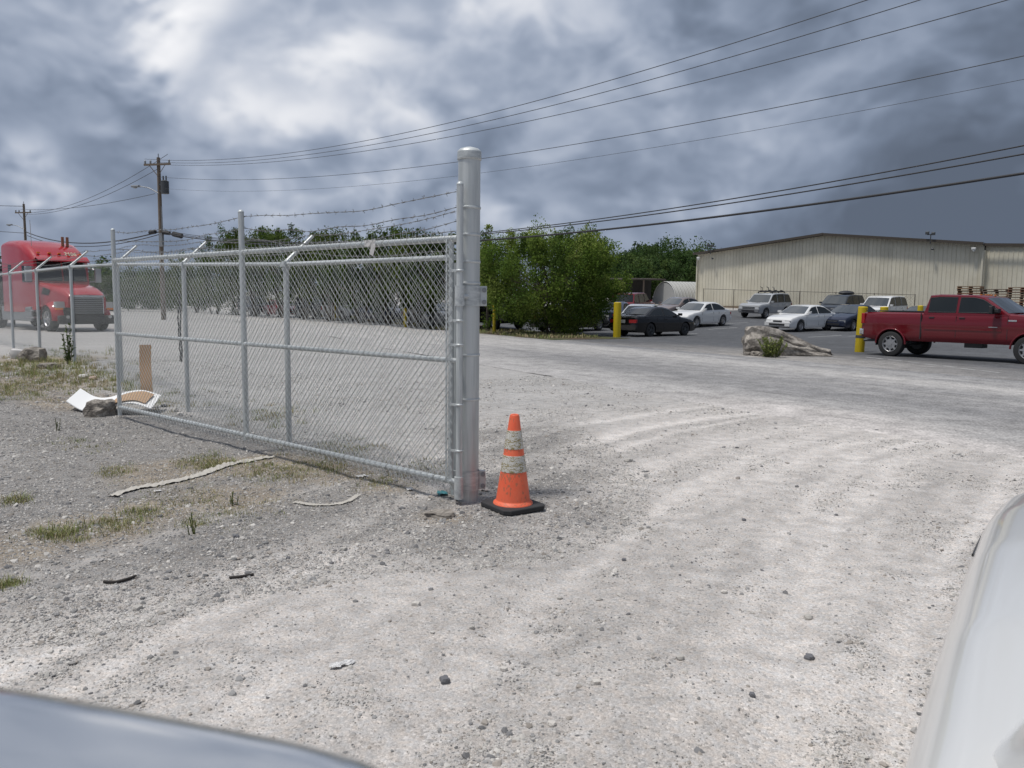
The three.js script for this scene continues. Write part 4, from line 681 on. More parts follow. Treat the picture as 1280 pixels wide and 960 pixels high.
{
  const p = onGround(849, 79), t = thing('arched_hut', 'small arched hut of ribbed translucent sheeting left of the warehouse', 'hut', p, 0.35);
  const R = 2.15, Lh = 5.0, n = 16, ps = [], id = [], ribs = 14;
  for (let i = 0; i <= ribs * 4; i++) { const x = lerp(-Lh / 2 + 0.6, Lh / 2 + 0.6, i / (ribs * 4)), rr = R + 0.05 * Math.cos(i / 4 * Math.PI * 2); for (let k = 0; k <= n; k++) { const a = k / n * Math.PI; ps.push(x, Math.sin(a) * rr * 1.02 - 0.05, Math.cos(a) * rr); } }
  for (let i = 0; i < ribs * 4; i++) for (let k = 0; k < n; k++) { const a = i * (n + 1) + k, b = a + n + 1; id.push(a, a + 1, b, a + 1, b + 1, b); }
  part('arched_sheeting', buf(ps, id), mat([0.33, 0.33, 0.315], 0.5, 0, { side: THREE.DoubleSide }), t);
  const es = new THREE.Shape(); es.absarc(0, 0, R * 0.98, 0, Math.PI); es.closePath();
  part('end_wall', new THREE.ExtrudeGeometry(es, { depth: 0.05, bevelEnabled: false }).rotateY(Math.PI / 2).translate(-Lh / 2 + 0.62, -0.05, 0), mat([0.36, 0.36, 0.35], 0.7), t);
  for (let k = 0; k <= ribs; k++) part('rib', new THREE.TorusGeometry(R * 1.035, 0.03, 5, 20, Math.PI).rotateY(Math.PI / 2).translate(-Lh / 2 + 0.6 + k * Lh / ribs, -0.05, 0), mat([0.58, 0.58, 0.56], 0.5), t);
}
{
  const p = onGround(794, 80), t = thing('open_shed', 'dark open fronted shed with flat roof behind the red off road vehicle', 'shed', p, 0.2);
  part('roof', mg([box(4.4, 0.14, 4, 0, 2.4, 0, 0.04)]), mat([0.1, 0.08, 0.07], 0.8), t);
  part('back_wall', box(4.4, 2.4, 0.1, 0, 1.15, -1.9), mat([0.07, 0.065, 0.06], 0.9), t);
  for (const x of [-2.1, 0, 2.1]) part('post', box(0.12, 2.4, 0.12, x, 1.15, 1.8), M.wood, t);
}
{
  const dm = [mat([0.30, 0.19, 0.11], 0.9), mat([0.22, 0.17, 0.13], 0.9), mat([0.36, 0.27, 0.19], 0.9), mat([0.26, 0.12, 0.07], 0.9)];
  const deck = mg(Array.from({ length: 7 }, (_, k) => box(1.2, 0.03, 0.11, 0, 0.125, -0.45 + k * 0.15))), low = mg([-0.45, 0, 0.45].map(z => box(1.2, 0.02, 0.1, 0, 0.01, z))), str = mg([-0.57, 0, 0.57].map(x => box(0.04, 0.097, 1.0, x, 0.0685, 0)));
  const r = rng(12);
  const gy = 48.5;
  [[1208, 18], [1240, 17], [1272, 18]].forEach(([px, n], si) => {
    const b = onGround(px, gy - si * 1.2); const turn = -0.72;
    for (let k = 0; k < n; k++) {
      const t = thing('wood_pallet', ['weathered wooden pallet in the stack beside the white warehouse vehicles', 'weathered wooden pallet in the middle stack behind the maroon pickup', 'weathered wooden pallet in the stack furthest along the warehouse annex'][si], 'pallet', V(b.x + (r() - 0.5) * 0.06, b.y + 0.018 + k * 0.1405, b.z + (r() - 0.5) * 0.06), turn + (r() - 0.5) * 0.07, 'stacked pallets in front of the warehouse');
      t.scale.set(1.05, 1, 1); const m = dm[Math.floor(r() * 4)]; part('deck', deck, m, t); part('stringers', str, dm[Math.floor(r() * 4)], t); part('bottom_boards', low, m, t);
    }
  });
}
// ------------------------------------------------------------------ bollards
function bollard(p, h, r, lean, label) { const t = thing('bollard', label, 'bollard', p, 0, 'yellow steel bollards'); t.rotation.z = lean; part('pipe', new THREE.LatheGeometry([[0, -0.2], [r, -0.2], [r, h - 0.03], [r * 0.97, h - 0.008], [r * 0.85, h], [0, h + 0.01]].map(a => new THREE.Vector2(...a)), 24), M.yellow, t); return t; }
{ const p = G(771, 422); bollard(p, 1.57, 0.17, 0.0, 'thick yellow bollard standing in front of the black two door car'); }
{ const p = onGround(617, 39); bollard(p, 1.5, 0.075, 0.0, 'thin yellow bollard on the verge beside the bushy round tree'); }
{ const p = onGround(1074, 26.4); const t = bollard(p, 1.5, 0.15, -0.03, 'leaning yellow bollard with a dark band at the tail of the maroon pickup'); part('dark_band', new THREE.CylinderGeometry(0.155, 0.155, 0.09, 24, 1, true).translate(0, 0.52, 0), M.darkMetal, t); }
bollard(onGround(1103, 31), 1.5, 0.15, 0.02, 'yellow bollard behind the rear wheel of the maroon pickup');
bollard(onGround(1147, 30), 1.56, 0.1, 0, 'yellow bollard showing above the maroon pickup bed');
bollard(onGround(418, 56), 1.3, 0.1, 0, 'yellow bollard under the hedge trees seen through the gate mesh, beside the silver wagon');
bollard(onGround(506, 45), 1.3, 0.09, 0, 'yellow bollard under the hedge trees seen through the gate mesh, beside the pale grey car');

// ------------------------------------------------------------------ rocks
function rockGeo(seed, sx, sy, sz, det = 4, amp = 0.35, strata = 0) {
  const g = mergeVertices(new THREE.IcosahedronGeometry(1, det).deleteAttribute('uv').deleteAttribute('normal')), p = g.attributes.position, uv = [];
  for (let i = 0; i < p.count; i++) {
    let x = p.getX(i), y = p.getY(i), z = p.getZ(i); const m = Math.max(Math.abs(x), Math.abs(y), Math.abs(z)), k0 = lerp(1, 0.82 / m, 0.55);
    x *= k0; y *= k0; z *= k0;
    const n = fbm(x * 1.6 + seed, y * 1.6 + 3, z * 1.6 + seed * 2 + 0.5, 3) - 0.5, n2 = fbm(x * 5 + seed, y * (strata ? 11 : 5), z * 5 + 1.5, 4) - 0.5; const k = 1 + amp * n * 1.6 + amp * 0.5 * n2;
    p.setXYZ(i, x * k * sx, y * k * sy, z * k * sz);
  }
  for (let i = 0; i < p.count; i++) uv.push((p.getX(i) + p.getZ(i) * 0.7) / 1.4, (p.getY(i) + p.getZ(i) * 0.5) / 1.4);
  g.setAttribute('uv', new THREE.Float32BufferAttribute(uv, 2)); g.computeVertexNormals(); return toCreasedNormals(g, 0.5);
}
{
  const c = G(980, 444), g = rockGeo(4, 1.36, 0.72, 0.62, 6, 0.42, 1), p = g.attributes.position;
  for (let i = 0; i < p.count; i++) { let x = p.getX(i), y = p.getY(i); const tap = lerp(1, 0.3, ss(-0.75, 1.25, x)); y = (y + 0.5) * tap * 0.98 - 0.12; y = Math.min(y, 0.93 * tap + 0.06 * fbm(x * 4, p.getZ(i) * 4, 0, 3)); p.setY(i, y); p.setX(i, x < -1.1 ? -1.1 + (x + 1.1) * 0.4 : x);
    const z = p.getZ(i), q = y * 1.0 + x * 0.16 + 0.12 * fbm(x * 1.5, z * 1.5 + 3, 0, 3), st = fbm(q * 15, x * 0.9 + 5, 0, 3) - 0.5, cr = Math.abs(fbm(x * 3.1, q * 4, z * 2 + 0.5, 3) - 0.5); p.setZ(i, z + Math.sign(z) * (0.16 * st - 0.05 * ss(0.05, 0, cr))); p.setY(i, y + (y > 0.15 ? 0.05 * (fbm(x * 6, z * 6 + 2, 0, 3) - 0.5) : 0)); }
  { const m2 = mergeVertices(g.deleteAttribute('normal')); m2.computeVertexNormals(); const cn = toCreasedNormals(m2, 0.45); g.copy(cn); }
  g.scale(1.08, 0.93, 1); const m = solo('boulder', g, M.rock, 'large grey layered limestone boulder with a green weed against it', 'boulder', null, c); m.rotation.y = -0.12;
  const r = rng(31);
  [[-1.05, 0.62, 0.16], [-0.85, 0.72, 0.12], [-1.25, 0.45, 0.13], [-0.95, 0.85, 0.09], [-0.6, 0.8, 0.1]].forEach(([x, z, s], k) => { const q = solo('broken_stone', rockGeo(40 + k, s, s * 0.7, s, 2, 0.4), M.rock, 'broken grey stone lying at the foot of the big boulder', 'stone', 'stones at the foot of the boulder', V(c.x + x, H(c.x + x, c.z + z) + s * 0.3, c.z + z)); });
}
function leafGeo(blades, seed, spread, h, wid, cols, upright = 0.6) {
  const r = rng(seed), ps = [], id = [], co = []; let v = 0;
  for (let b = 0; b < blades; b++) {
    const a = r() * 6.283, rr = spread * Math.sqrt(r()), x = Math.cos(a) * rr, z = Math.sin(a) * rr, hh = h * (0.45 + 0.75 * r()), th = r() * 6.283, lean = (1 - upright) * (0.5 + r()) * hh, w = wid * (0.7 + 0.6 * r()), cx = Math.cos(th), cz = Math.sin(th), c = cols[Math.floor(r() * cols.length)], k = 0.75 + 0.5 * r();
    const y0 = -0.01;
    ps.push(x - cz * w, y0, z + cx * w, x + cz * w, y0, z - cx * w, x - cz * w * 0.8 + cx * lean * 0.35, hh * 0.6, z + cx * w * 0.8 + cz * lean * 0.35, x + cz * w * 0.8 + cx * lean * 0.35, hh * 0.6, z - cx * w * 0.8 + cz * lean * 0.35, x + cx * lean, hh, z + cz * lean);
    for (let q = 0; q < 5; q++) co.push(c[0] * k, c[1] * k, c[2] * k);
    id.push(v, v + 1, v + 2, v + 1, v + 3, v + 2, v + 2, v + 3, v + 4); v += 5;
  }
  return { ps, id, co };
}
const mGrass = new THREE.MeshStandardMaterial({ vertexColors: true, roughness: 0.9, side: THREE.DoubleSide });
const GREENS = [[0.15, 0.20, 0.05], [0.19, 0.235, 0.065], [0.24, 0.26, 0.085], [0.33, 0.30, 0.14], [0.36, 0.31, 0.18]], STRAW = [[0.45, 0.37, 0.23], [0.38, 0.3, 0.18], [0.27, 0.24, 0.11], [0.19, 0.2, 0.07]];
{
  const P = [], I = [], C = []; let off = 0; const r = rng(77);
  const put = (g, x, z) => { for (let i = 0; i < g.ps.length; i += 3) P.push(g.ps[i] + x, g.ps[i + 1] + Hn(x, z), g.ps[i + 2] + z); for (const k of g.id) I.push(k + off); for (const c of g.co) C.push(c); off += g.ps.length / 3; };
  // px, py, spread x px, tufts, height, green share
  const patches = [[75, 668, 40, 30, 0.07, 1], [150, 655, 45, 26, 0.05, 0.8], [180, 640, 25, 14, 0.05, 0.9], [255, 580, 45, 46, 0.055, 0.8], [330, 590, 60, 40, 0.05, 0.6], [400, 580, 60, 40, 0.045, 0.7], [470, 600, 50, 22, 0.04, 0.4], [240, 655, 20, 8, 0.06, 0.9], [20, 625, 20, 14, 0.06, 0.6], [145, 590, 25, 14, 0.05, 0.7], [5, 735, 12, 16, 0.06, 0.9], [60, 478, 90, 60, 0.09, 0.6], [30, 460, 90, 80, 0.12, 0.7], [20, 488, 60, 40, 0.08, 0.85], [100, 462, 80, 50, 0.16, 0.5], [150, 480, 50, 26, 0.12, 0.6], [300, 640, 90, 26, 0.03, 0.6], [230, 620, 80, 30, 0.03, 0.7], [60, 455, 70, 40, 0.2, 0.8], [215, 500, 60, 20, 0.1, 0.6], [330, 520, 60, 26, 0.1, 0.6], [430, 560, 60, 22, 0.06, 0.7], [100, 560, 50, 10, 0.04, 0.7], [510, 585, 60, 16, 0.05, 0.6]];
  for (const [px, py, sp, n, h, gs] of patches) for (let k = 0; k < n * 2; k++) { const g0 = (r() + r() + r() - 1.5) / 1.2, g1 = (r() + r() + r() - 1.5) / 1.2; const p = G(px + g0 * sp, py + g1 * sp * 0.28); put(leafGeo(16 + (r() * 16 | 0), 1000 + off, 0.05 + 0.1 * r(), h * (0.25 + 0.9 * r() * r()), 0.001 + 0.00012 * -p.z, r() < gs ? GREENS : STRAW, -0.1 + 0.6 * r()), p.x, p.z); }
  const g = buf(P, I, null, C); const m = solo('grass', g, mGrass, 'sparse tufts of weedy green and straw grass in the gravel by the fence', 'grass'); m.userData.kind = 'stuff';
}
{
  const P = [], I = [], C = []; let off = 0; const r = rng(78);
  for (let k = 0; k < 1500; k++) { const t = 18 + 75 * r() ** 1.6, s = 8.5 + 3 * r(), [x, z] = laneP(t, s), g = leafGeo(7, 3000 + k, 0.16, 0.06 + 0.16 * r() * r(), 0.009 + t * 0.0001, r() < 0.5 ? GREENS : STRAW, 0.5); for (let i = 0; i < g.ps.length; i += 3) P.push(g.ps[i] + x, g.ps[i + 1] + H(x, z) + 0.045, g.ps[i + 2] + z); for (const q of g.id) I.push(q + off); for (const c of g.co) C.push(c); off += g.ps.length / 3; }
  const m = solo('grass', buf(P, I, null, C), mGrass, 'rough grass and dead leaves on the verge under the hedge trees', 'grass'); m.userData.kind = 'stuff';
}
function weed(label, p, h, n, seed, cols = GREENS.slice(0, 3), wide = 0.35) {   // stemmed weed with small leaves
  const r = rng(seed), t = thing('weed', label, 'weed', p), st = [], ps = [], id = [], co = []; let v = 0;
  for (let k = 0; k < n; k++) {
    const a = r() * 6.28, l = h * (0.55 + 0.5 * r()), tip = V(Math.cos(a) * h * wide * r(), l, Math.sin(a) * h * wide * r()), mid = tip.clone().multiplyScalar(0.5).add(V(0, 0.05 * h, 0)); const b0 = V((r() - 0.5) * h * wide * 0.9, -0.03, (r() - 0.5) * h * wide * 0.5); tip.add(b0).setY(l); mid.add(b0); st.push(bar(b0, mid, 0.004 + h * 0.004, 4), bar(mid, tip, 0.003 + h * 0.003, 4));
    for (let q = 0; q < 26; q++) { const f = 0.15 + 0.85 * r(), c = b0.clone().lerp(tip, f), d = V(r() - 0.5, r() * 0.5, r() - 0.5).normalize(), s = h * 0.085 * (0.6 + 0.8 * r()), sd = V().crossVectors(d, V(r() - 0.5, 1, r() - 0.5)).normalize().multiplyScalar(s * 0.28), e = c.clone().addScaledVector(d, s), m = c.clone().addScaledVector(d, s * 0.5), cc = cols[Math.floor(r() * cols.length)], kk = 0.7 + 0.5 * r(); for (const w of [c, m.clone().add(sd), e, m.clone().sub(sd)]) { ps.push(w.x, w.y, w.z); co.push(cc[0] * kk, cc[1] * kk, cc[2] * kk); } id.push(v, v + 1, v + 2, v, v + 2, v + 3); v += 4; }
  }
  part('stem', mg(st), mat([0.12, 0.13, 0.05], 0.9), t); const lf = part('leaves', buf(ps, id, null, co), mGrass, t); lf.userData.kind = 'stuff'; return t;
}
weed('green bushy weed growing against the grey boulder', G(960, 446).add(V(0, 0, 0.35)), 0.6, 60, 8, [[0.2, 0.25, 0.05], [0.26, 0.3, 0.07], [0.15, 0.2, 0.04]], 0.75);
{ const p = fx(11.9).addScaledVector(FN, -0.15); p.y = H(p.x, p.z); weed('tall green weed climbing a fence post beside the red truck', p, 0.75, 8, 3, [[0.06, 0.10, 0.025], [0.08, 0.12, 0.03]], 0.12); }
{ const p = G(73, 541); p.y = Hn(p.x, p.z); weed('single green seedling standing alone in the gravel', p, 0.14, 4, 17, [[0.07, 0.11, 0.03]], 0.2); }
{ const p = G(240, 668); p.y = Hn(p.x, p.z); weed('small pale green weed in the open gravel', p, 0.13, 4, 18, GREENS.slice(0, 3), 0.5); }
{ const p = G(228, 652 + 12); p.y = Hn(p.x, p.z); weed('low leafy weed beside the white plastic strip', G(290, 632).setY(0), 0.1, 5, 19, GREENS.slice(0, 3), 0.6); }

// stones and rubbish by the gate
{
  const put = (name, px, py, s, seed, label, cat, m = M.rock, flat = 0.7, grp) => { const p = G(px, py); p.y = Hn(p.x, p.z) + s * flat * 0.42; const q = solo(name, rockGeo(seed, s, s * flat, s * 0.85, 3, 0.45, 1), m, label, cat, grp, p); q.rotation.y = seed; return q; };
  put('rock', 126, 520, 0.2, 61, 'grey rock holding down the white board under the gate end', 'rock', M.rock, 0.75);
  put('rock', 42, 452, 0.25, 66, 'craggy brown rock beside the fence post in the weeds', 'rock', M.rock, 0.8);
  put('rock', 60, 461, 0.18, 69, 'low brown rock at the foot of the craggy rock', 'rock', M.rock, 0.4);
  const lump = mat([0.6, 0.58, 0.56], 0.9);
  put('paper_scrap', 21, 448, 0.16, 71, 'white torn scrap beside the craggy brown rock', 'scrap', lump, 0.9);
  put('paper_scrap', 105, 472, 0.08, 72, 'small white scrap in the weeds behind the white board', 'scrap', lump, 0.6);
  put('paper_scrap', 117, 474, 0.07, 74, 'small pinkish scrap in the weeds behind the white board', 'scrap', mat([0.5, 0.38, 0.33], 0.9), 0.6);
  const r = rng(41), stn = [[218, 515], [205, 508], [225, 520], [313, 697], [1012, 822], [745, 865], [172, 762], [600, 607], [486, 632], [430, 688], [295, 675], [860, 730], [785, 578], [556, 850], [905, 745], [700, 748], [360, 700], [520, 760], [1010, 775], [780, 700], [630, 840], [850, 830], [940, 875], [690, 910], [590, 790], [930, 650], [1090, 620]];
  const big = [mat([0.42, 0.4, 0.37], 0.95), mat([0.14, 0.14, 0.15], 0.95), mat([0.55, 0.52, 0.48], 0.95)];
  stn.forEach(([x, y], k) => { const d = -G(x, y).z, s = (0.011 + 0.012 * r()) * (y < 620 ? 2.6 : 1.1); put('loose_stone', x, y, s, 80 + k, 'single larger loose stone lying on the gravel', 'stone', big[k % 3], 0.65, 'larger loose stones on the gravel'); });
}
function bentSheet(name, label, cat, pts, wid, th, m, group) {   // a strip bent along pts (world), width vector wid
  const ps = [], id = [], n = pts.length;
  const sm = new THREE.CatmullRomCurve3(pts).getPoints(n * 4), N = sm.length;
  sm.forEach((p, i) => { const tg = sm[Math.min(N - 1, i + 1)].clone().sub(sm[Math.max(0, i - 1)]).normalize(), nn = V().crossVectors(tg, wid).normalize(); if (nn.y < 0) nn.negate(); for (const [a, b] of [[-1, 0], [1, 0], [1, 1], [-1, 1]]) { const q = p.clone().addScaledVector(wid, a * 0.5).addScaledVector(nn, b * th); ps.push(q.x, q.y, q.z); } });
  for (let i = 0; i + 1 < N; i++) for (let k = 0; k < 4; k++) { const a = i * 4 + k, b = i * 4 + (k + 1) % 4, c = a + 4, d = b + 4; id.push(a, b, c, b, d, c); }
  id.push(0, 1, 2, 0, 2, 3); const e = (N - 1) * 4; id.push(e, e + 2, e + 1, e, e + 3, e + 2);
  return solo(name, toCreasedNormals(buf(ps, id), 0.6), m, label, cat, group);
}
{
  const wb = mat([0.8, 0.8, 0.79], 0.7, 0, { side: THREE.DoubleSide }), cb = mat([0.42, 0.27, 0.155], 0.85, 0, { side: THREE.DoubleSide });
  const c = atDepth(140, 494, 10.15), gy = (x, z) => H(x, z);
  const P = (px, py, d, up = 0) => { const q = onGround(px, d); return V(q.x, q.y + up, q.z); };
  bentSheet('white_board', 'bent white board lying under the gate end on a rock', 'board', [P(88, 0, 10.9, 0.15), P(108, 0, 10.7, 0.07), P(126, 0, 10.6, 0.09), P(148, 0, 10.6, 0.17), P(168, 0, 10.6, 0.20), P(192, 0, 10.5, 0.15)], V(0.14, -0.1, 0.62), 0.012, wb);
  const flat = bentSheet('cardboard_sheet', 'brown cardboard sheet lying on the white board', 'cardboard', [P(139, 0, 10.45, 0.165), P(152, 0, 10.5, 0.205), P(170, 0, 10.55, 0.225), P(184, 0, 10.5, 0.195)], V(0.06, -0.07, 0.4), 0.006, cb);
  bentSheet('cardboard_strip', 'tall brown cardboard strip leaning upright on the fence', 'cardboard', [P(181, 0, 11.0, 0.02), P(180.5, 0, 11.05, 0.3), P(180, 0, 11.12, 0.6), P(181, 0, 11.15, 0.86)], V(0.15, 0, -0.03), 0.006, cb);
  const pm = mat([0.55, 0.53, 0.49], 0.75, 0, { map: tDirt }), r = rng(9);
  const gp = (px, py, up = 0.006) => { const q = G(px, py); return V(q.x, Hn(q.x, q.z) + up, q.z); };
  const strip = (pts, w, name, label, seed) => {         // crumpled plastic ribbon on the ground
    const q = rng(seed), cv = new THREE.CatmullRomCurve3(pts.map(p => gp(...p))), N = 90, ps = [], id = []; const pp = cv.getSpacedPoints(N);
    pp.forEach((p, i) => { const tg = pp[Math.min(N, i + 1)].clone().sub(pp[Math.max(0, i - 1)]).normalize(), sd = V(-tg.z, 0, tg.x), ww = w * (0.6 + 0.8 * fbm(i * 0.21, seed, 0, 3)); for (let k = -2; k <= 2; k++) { const e = p.clone().addScaledVector(sd, k / 2 * ww * (0.9 + 0.2 * q())); e.y = Hn(e.x, e.z) + 0.007 + 0.028 * q() * (k & 1 ? 1 : 0.45) * (w / 0.05); ps.push(e.x, e.y, e.z); } });
    for (let i = 0; i < N; i++) for (let k = 0; k < 4; k++) { const a = i * 5 + k, b = a + 5; id.push(a, b, a + 1, a + 1, b, b + 1); }
    return solo(name, buf(ps, id), mat([0.52, 0.49, 0.44], 0.7, 0, { side: THREE.DoubleSide, map: tDirt }), label, 'plastic strip');
  };
  strip([[140, 621], [168, 613], [205, 607], [240, 598], [265, 589], [290, 581], [318, 575], [340, 571]], 0.045, 'plastic_strip', 'long crumpled dirty white plastic strip lying in the gravel', 1);
  strip([[368, 629], [395, 632], [420, 631], [434, 628], [447, 621]], 0.022, 'plastic_strip', 'short thin plastic strip lying in front of the gate', 2);
  const scrap = (px, py, s, label, m, seed, up = 0) => { const q = rng(seed), n = 7, ps = [], id = []; const c = gp(px, py, 0); for (let j = 0; j <= n; j++) for (let i = 0; i <= n; i++) { const e = 1 + 0.25 * (q() - 0.5); ps.push((i / n - 0.5) * s * 1.5 * e, 0.006 + s * 0.22 * q(), (j / n - 0.5) * s * e); } for (let j = 0; j < n; j++) for (let i = 0; i < n; i++) { const a = j * (n + 1) + i, b = a + n + 1; id.push(a, b, a + 1, a + 1, b, b + 1); } const o = solo('litter_scrap', toCreasedNormals(buf(ps, id), 0.3), m, label, 'scrap', null, c); o.rotation.y = seed; return o; };
  const pw = mat([0.68, 0.67, 0.66], 0.75, 0, { side: THREE.DoubleSide });
  {
    const c = gp(428, 838, 0), q = rng(3), ps = [], id = [], n = 12; for (let j = 0; j <= n; j++) for (let i = 0; i <= n; i++) { const x = i / n * 2 - 1, z = j / n * 2 - 1, wz = Math.abs(x) < 0.25 ? 0.62 : 1; const rr = Math.max(Math.abs(x), Math.abs(z)), l = Math.hypot(x, z) || 1, k = rr / l; ps.push(x * k * 0.052 * (1 + 0.12 * q()), 0.006 + 0.013 * q() * (1 - rr * 0.4), z * k * 0.026 * wz); }
    for (let j = 0; j < n; j++) for (let i = 0; i < n; i++) { const a = j * (n + 1) + i, b = a + n + 1; id.push(a, b, a + 1, a + 1, b, b + 1); }
    const o = solo('crumpled_paper', toCreasedNormals(buf(ps, id), 0.35), pw, 'crumpled white paper scrap alone on the pale gravel', 'paper', null, c); o.rotation.y = 0.55;
  }
  scrap(452, 592, 0.07, 'torn white paper scrap under the bottom rail of the gate', pw, 4);
  scrap(512, 612, 0.05, 'white paper scrap under the gate near the hinge post', pw, 5);
  scrap(606, 613, 0.05, 'pale crumpled scrap between the hinge post and the traffic cone', mat([0.5, 0.45, 0.42], 0.9, 0, { side: THREE.DoubleSide }), 6);
  scrap(197, 616, 0.035, 'tiny white scrap beside the long plastic strip', pw, 7);
  scrap(553, 618, 0.08, 'teal plastic scrap caught under the gate beside the hinge post', mat([0.05, 0.22, 0.25], 0.5, 0, { side: THREE.DoubleSide }), 8);
  const f = solo('concrete_footing', rockGeo(91, 0.12, 0.03, 0.09, 4, 0.9), M.concrete, 'low broken concrete footing at the base of the hinge post', 'footing', null, gp(548, 641, 0.008));
  const stick = (pts, r0, label) => solo('stick', tube(pts.map(p => gp(p[0], p[1], r0 * 1.2)), r0, 6, 16), mat([0.035, 0.03, 0.028], 0.9), label, 'stick');
  stick([[130, 734], [145, 734], [158, 731], [170, 726]], 0.0085, 'curved black stick lying on the dark gravel');
  stick([[287, 724], [300, 723.5], [317, 720]], 0.008, 'straight short dark stick lying on the gravel');
}
console.log('litter done');

// ------------------------------------------------------------------ trees
const mLeaf = new THREE.MeshPhysicalMaterial({ vertexColors: true, roughness: 1, specularIntensity: 0.15, transmission: 0.4, thickness: 0, side: THREE.DoubleSide });
const mBark = mat([0.11, 0.09, 0.07], 0.95);
function tree(name, label, p, h, rx, rz, o = {}) {      // h: top above ground; crown an uneven cloud of leaves round many twigs
  const r = rng(o.seed ?? 1), t = thing(name, label, o.category ?? 'tree', p, 0, o.group), lo = o.lo ?? 0.08, cy = h * (lo + (1 - lo) / 2), ry = h * (1 - lo) / 2;
  const ps = [], id = [], co = [], br = []; let v = 0; const nc = o.clumps ?? 60, nl = o.leaves ?? 9000, ls = o.leaf ?? 0.1, cols = o.cols ?? [[0.045, 0.08, 0.018], [0.07, 0.115, 0.028], [0.1, 0.145, 0.04], [0.055, 0.09, 0.03]];
  const stems = o.stems ?? 4, bases = Array.from({ length: stems }, () => V((r() - 0.5) * 0.5 * (stems > 1 ? 1 : 0), -0.2, (r() - 0.5) * 0.5 * (stems > 1 ? 1 : 0)));
  const heads = bases.map((b, i) => { const e = V((r() - 0.5) * rx * 0.9, h * (0.45 + 0.25 * r()), (r() - 0.5) * rz * 0.9); br.push(bar(b, b.clone().lerp(e, 0.5), o.trunk ?? 0.09, 6, (o.trunk ?? 0.09) * 0.75), bar(b.clone().lerp(e, 0.5), e, (o.trunk ?? 0.09) * 0.75, 6, 0.02)); return e; });
  for (let k = 0; k < nc; k++) {
    let a = V(r() * 2 - 1, r() * 2 - 1, r() * 2 - 1); while (a.lengthSq() > 1) a.set(r() * 2 - 1, r() * 2 - 1, r() * 2 - 1);
    const l = a.length(); a.multiplyScalar(Math.pow(l, 0.45) / (l || 1));
    const wob = 0.78 + 0.5 * fbm(a.x * 1.8 + (o.seed ?? 1), a.y * 1.8 + 4, a.z * 1.8 + 2.5, 2);
    const flare = o.narrow ? lerp(1.1, 0.25, (a.y + 1) / 2) : 1 - 0.12 * Math.max(0, -a.y);
    const c = V(a.x * rx * wob * flare, Math.max(0.25, cy + a.y * ry * (0.84 + 0.2 * r())), a.z * rz * wob * flare), cr = (o.clump ?? 0.2) * rx * (0.6 + 0.8 * r()), cc = cols[Math.floor(r() * cols.length)], sp = r() < (o.spiky ?? 0.25) ? 1.5 : 1;
    if (k % 2 === 0) { const hd = heads[k % stems]; br.push(bar(hd.clone().multiplyScalar(0.6), c, 0.025, 4, 0.008)); }
    const n = Math.floor(nl / nc * (0.6 + 0.8 * r()));
    for (let q = 0; q < n; q++) {
      const d = V(r() * 2 - 1, r() * 2 - 1, r() * 2 - 1).normalize().multiplyScalar(cr * Math.pow(r(), 0.42)); d.y *= sp * 0.85; if (sp > 1) { d.x *= 0.55; d.z *= 0.55; }
      const e = c.clone().add(d); if (e.y < 0.05) continue;
      const ax = V(r() - 0.5, r() - 0.65, r() - 0.5).normalize(), sd = V().crossVectors(ax, V(r() - 0.5, r() - 0.5, r() - 0.5)).normalize(), s = ls * (0.55 + 0.9 * r()), kk = 0.72 + 0.56 * r();
      const tip = e.clone().addScaledVector(ax, s), m = e.clone().addScaledVector(ax, s * 0.45), w = sd.multiplyScalar(s * 0.33);
      for (const g of [e, m.clone().add(w), tip, m.clone().sub(w)]) { ps.push(g.x, g.y, g.z); co.push(cc[0] * kk, cc[1] * kk, cc[2] * kk * (0.8 + 0.4 * r())); } id.push(v, v + 1, v + 2, v, v + 2, v + 3); v += 4;
    }
  }
  part('trunk', mg(br), mBark, t); const cr2 = part('crown', buf(ps, id, null, co), o.mat ?? mLeaf, t); cr2.userData.kind = 'stuff';
  return t;
}
const BUSH = [[0.10, 0.165, 0.025], [0.14, 0.21, 0.035], [0.185, 0.255, 0.05], [0.23, 0.29, 0.07], [0.085, 0.14, 0.028]];
tree('bushy_tree', 'big round bushy green tree at the edge of the parking lot', onGround(692, 38.2), 5.0, 3.35, 2.5, { seed: 11, leaves: 95000, clumps: 240, leaf: 0.085, lo: 0.02, clump: 0.19, cols: BUSH, stems: 6 });
tree('slim_tree', 'slim pointed sapling behind the hinge post', onGround(608, 42), 5.6, 0.9, 0.8, { seed: 12, leaves: 5000, clumps: 46, leaf: 0.1, lo: 0.02, narrow: true, cols: BUSH, stems: 1, clump: 0.34 });
const HEDGE = [[0.05, 0.085, 0.018], [0.075, 0.12, 0.024], [0.1, 0.145, 0.035], [0.06, 0.095, 0.025]], HEDGE2 = [[0.075, 0.11, 0.02], [0.11, 0.145, 0.03], [0.06, 0.085, 0.022]];
const HT = 'hedge trees along the lane seen over the gate';
const hedge = [[560, 43.5, 5.2, 2.3], [522, 45.5, 5.35, 2.4], [487, 48, 5.4, 2.6], [450, 51, 5.5, 2.6], [416, 55, 5.9, 2.9], [384, 59.5, 6.3, 2.9], [352, 64, 7.2, 3.1], [322, 69, 7.8, 3.2], [295, 75, 8.0, 3.4], [270, 82, 7.6, 3.6], [247, 90, 6.9, 3.8], [226, 99, 6.0, 4.0]];
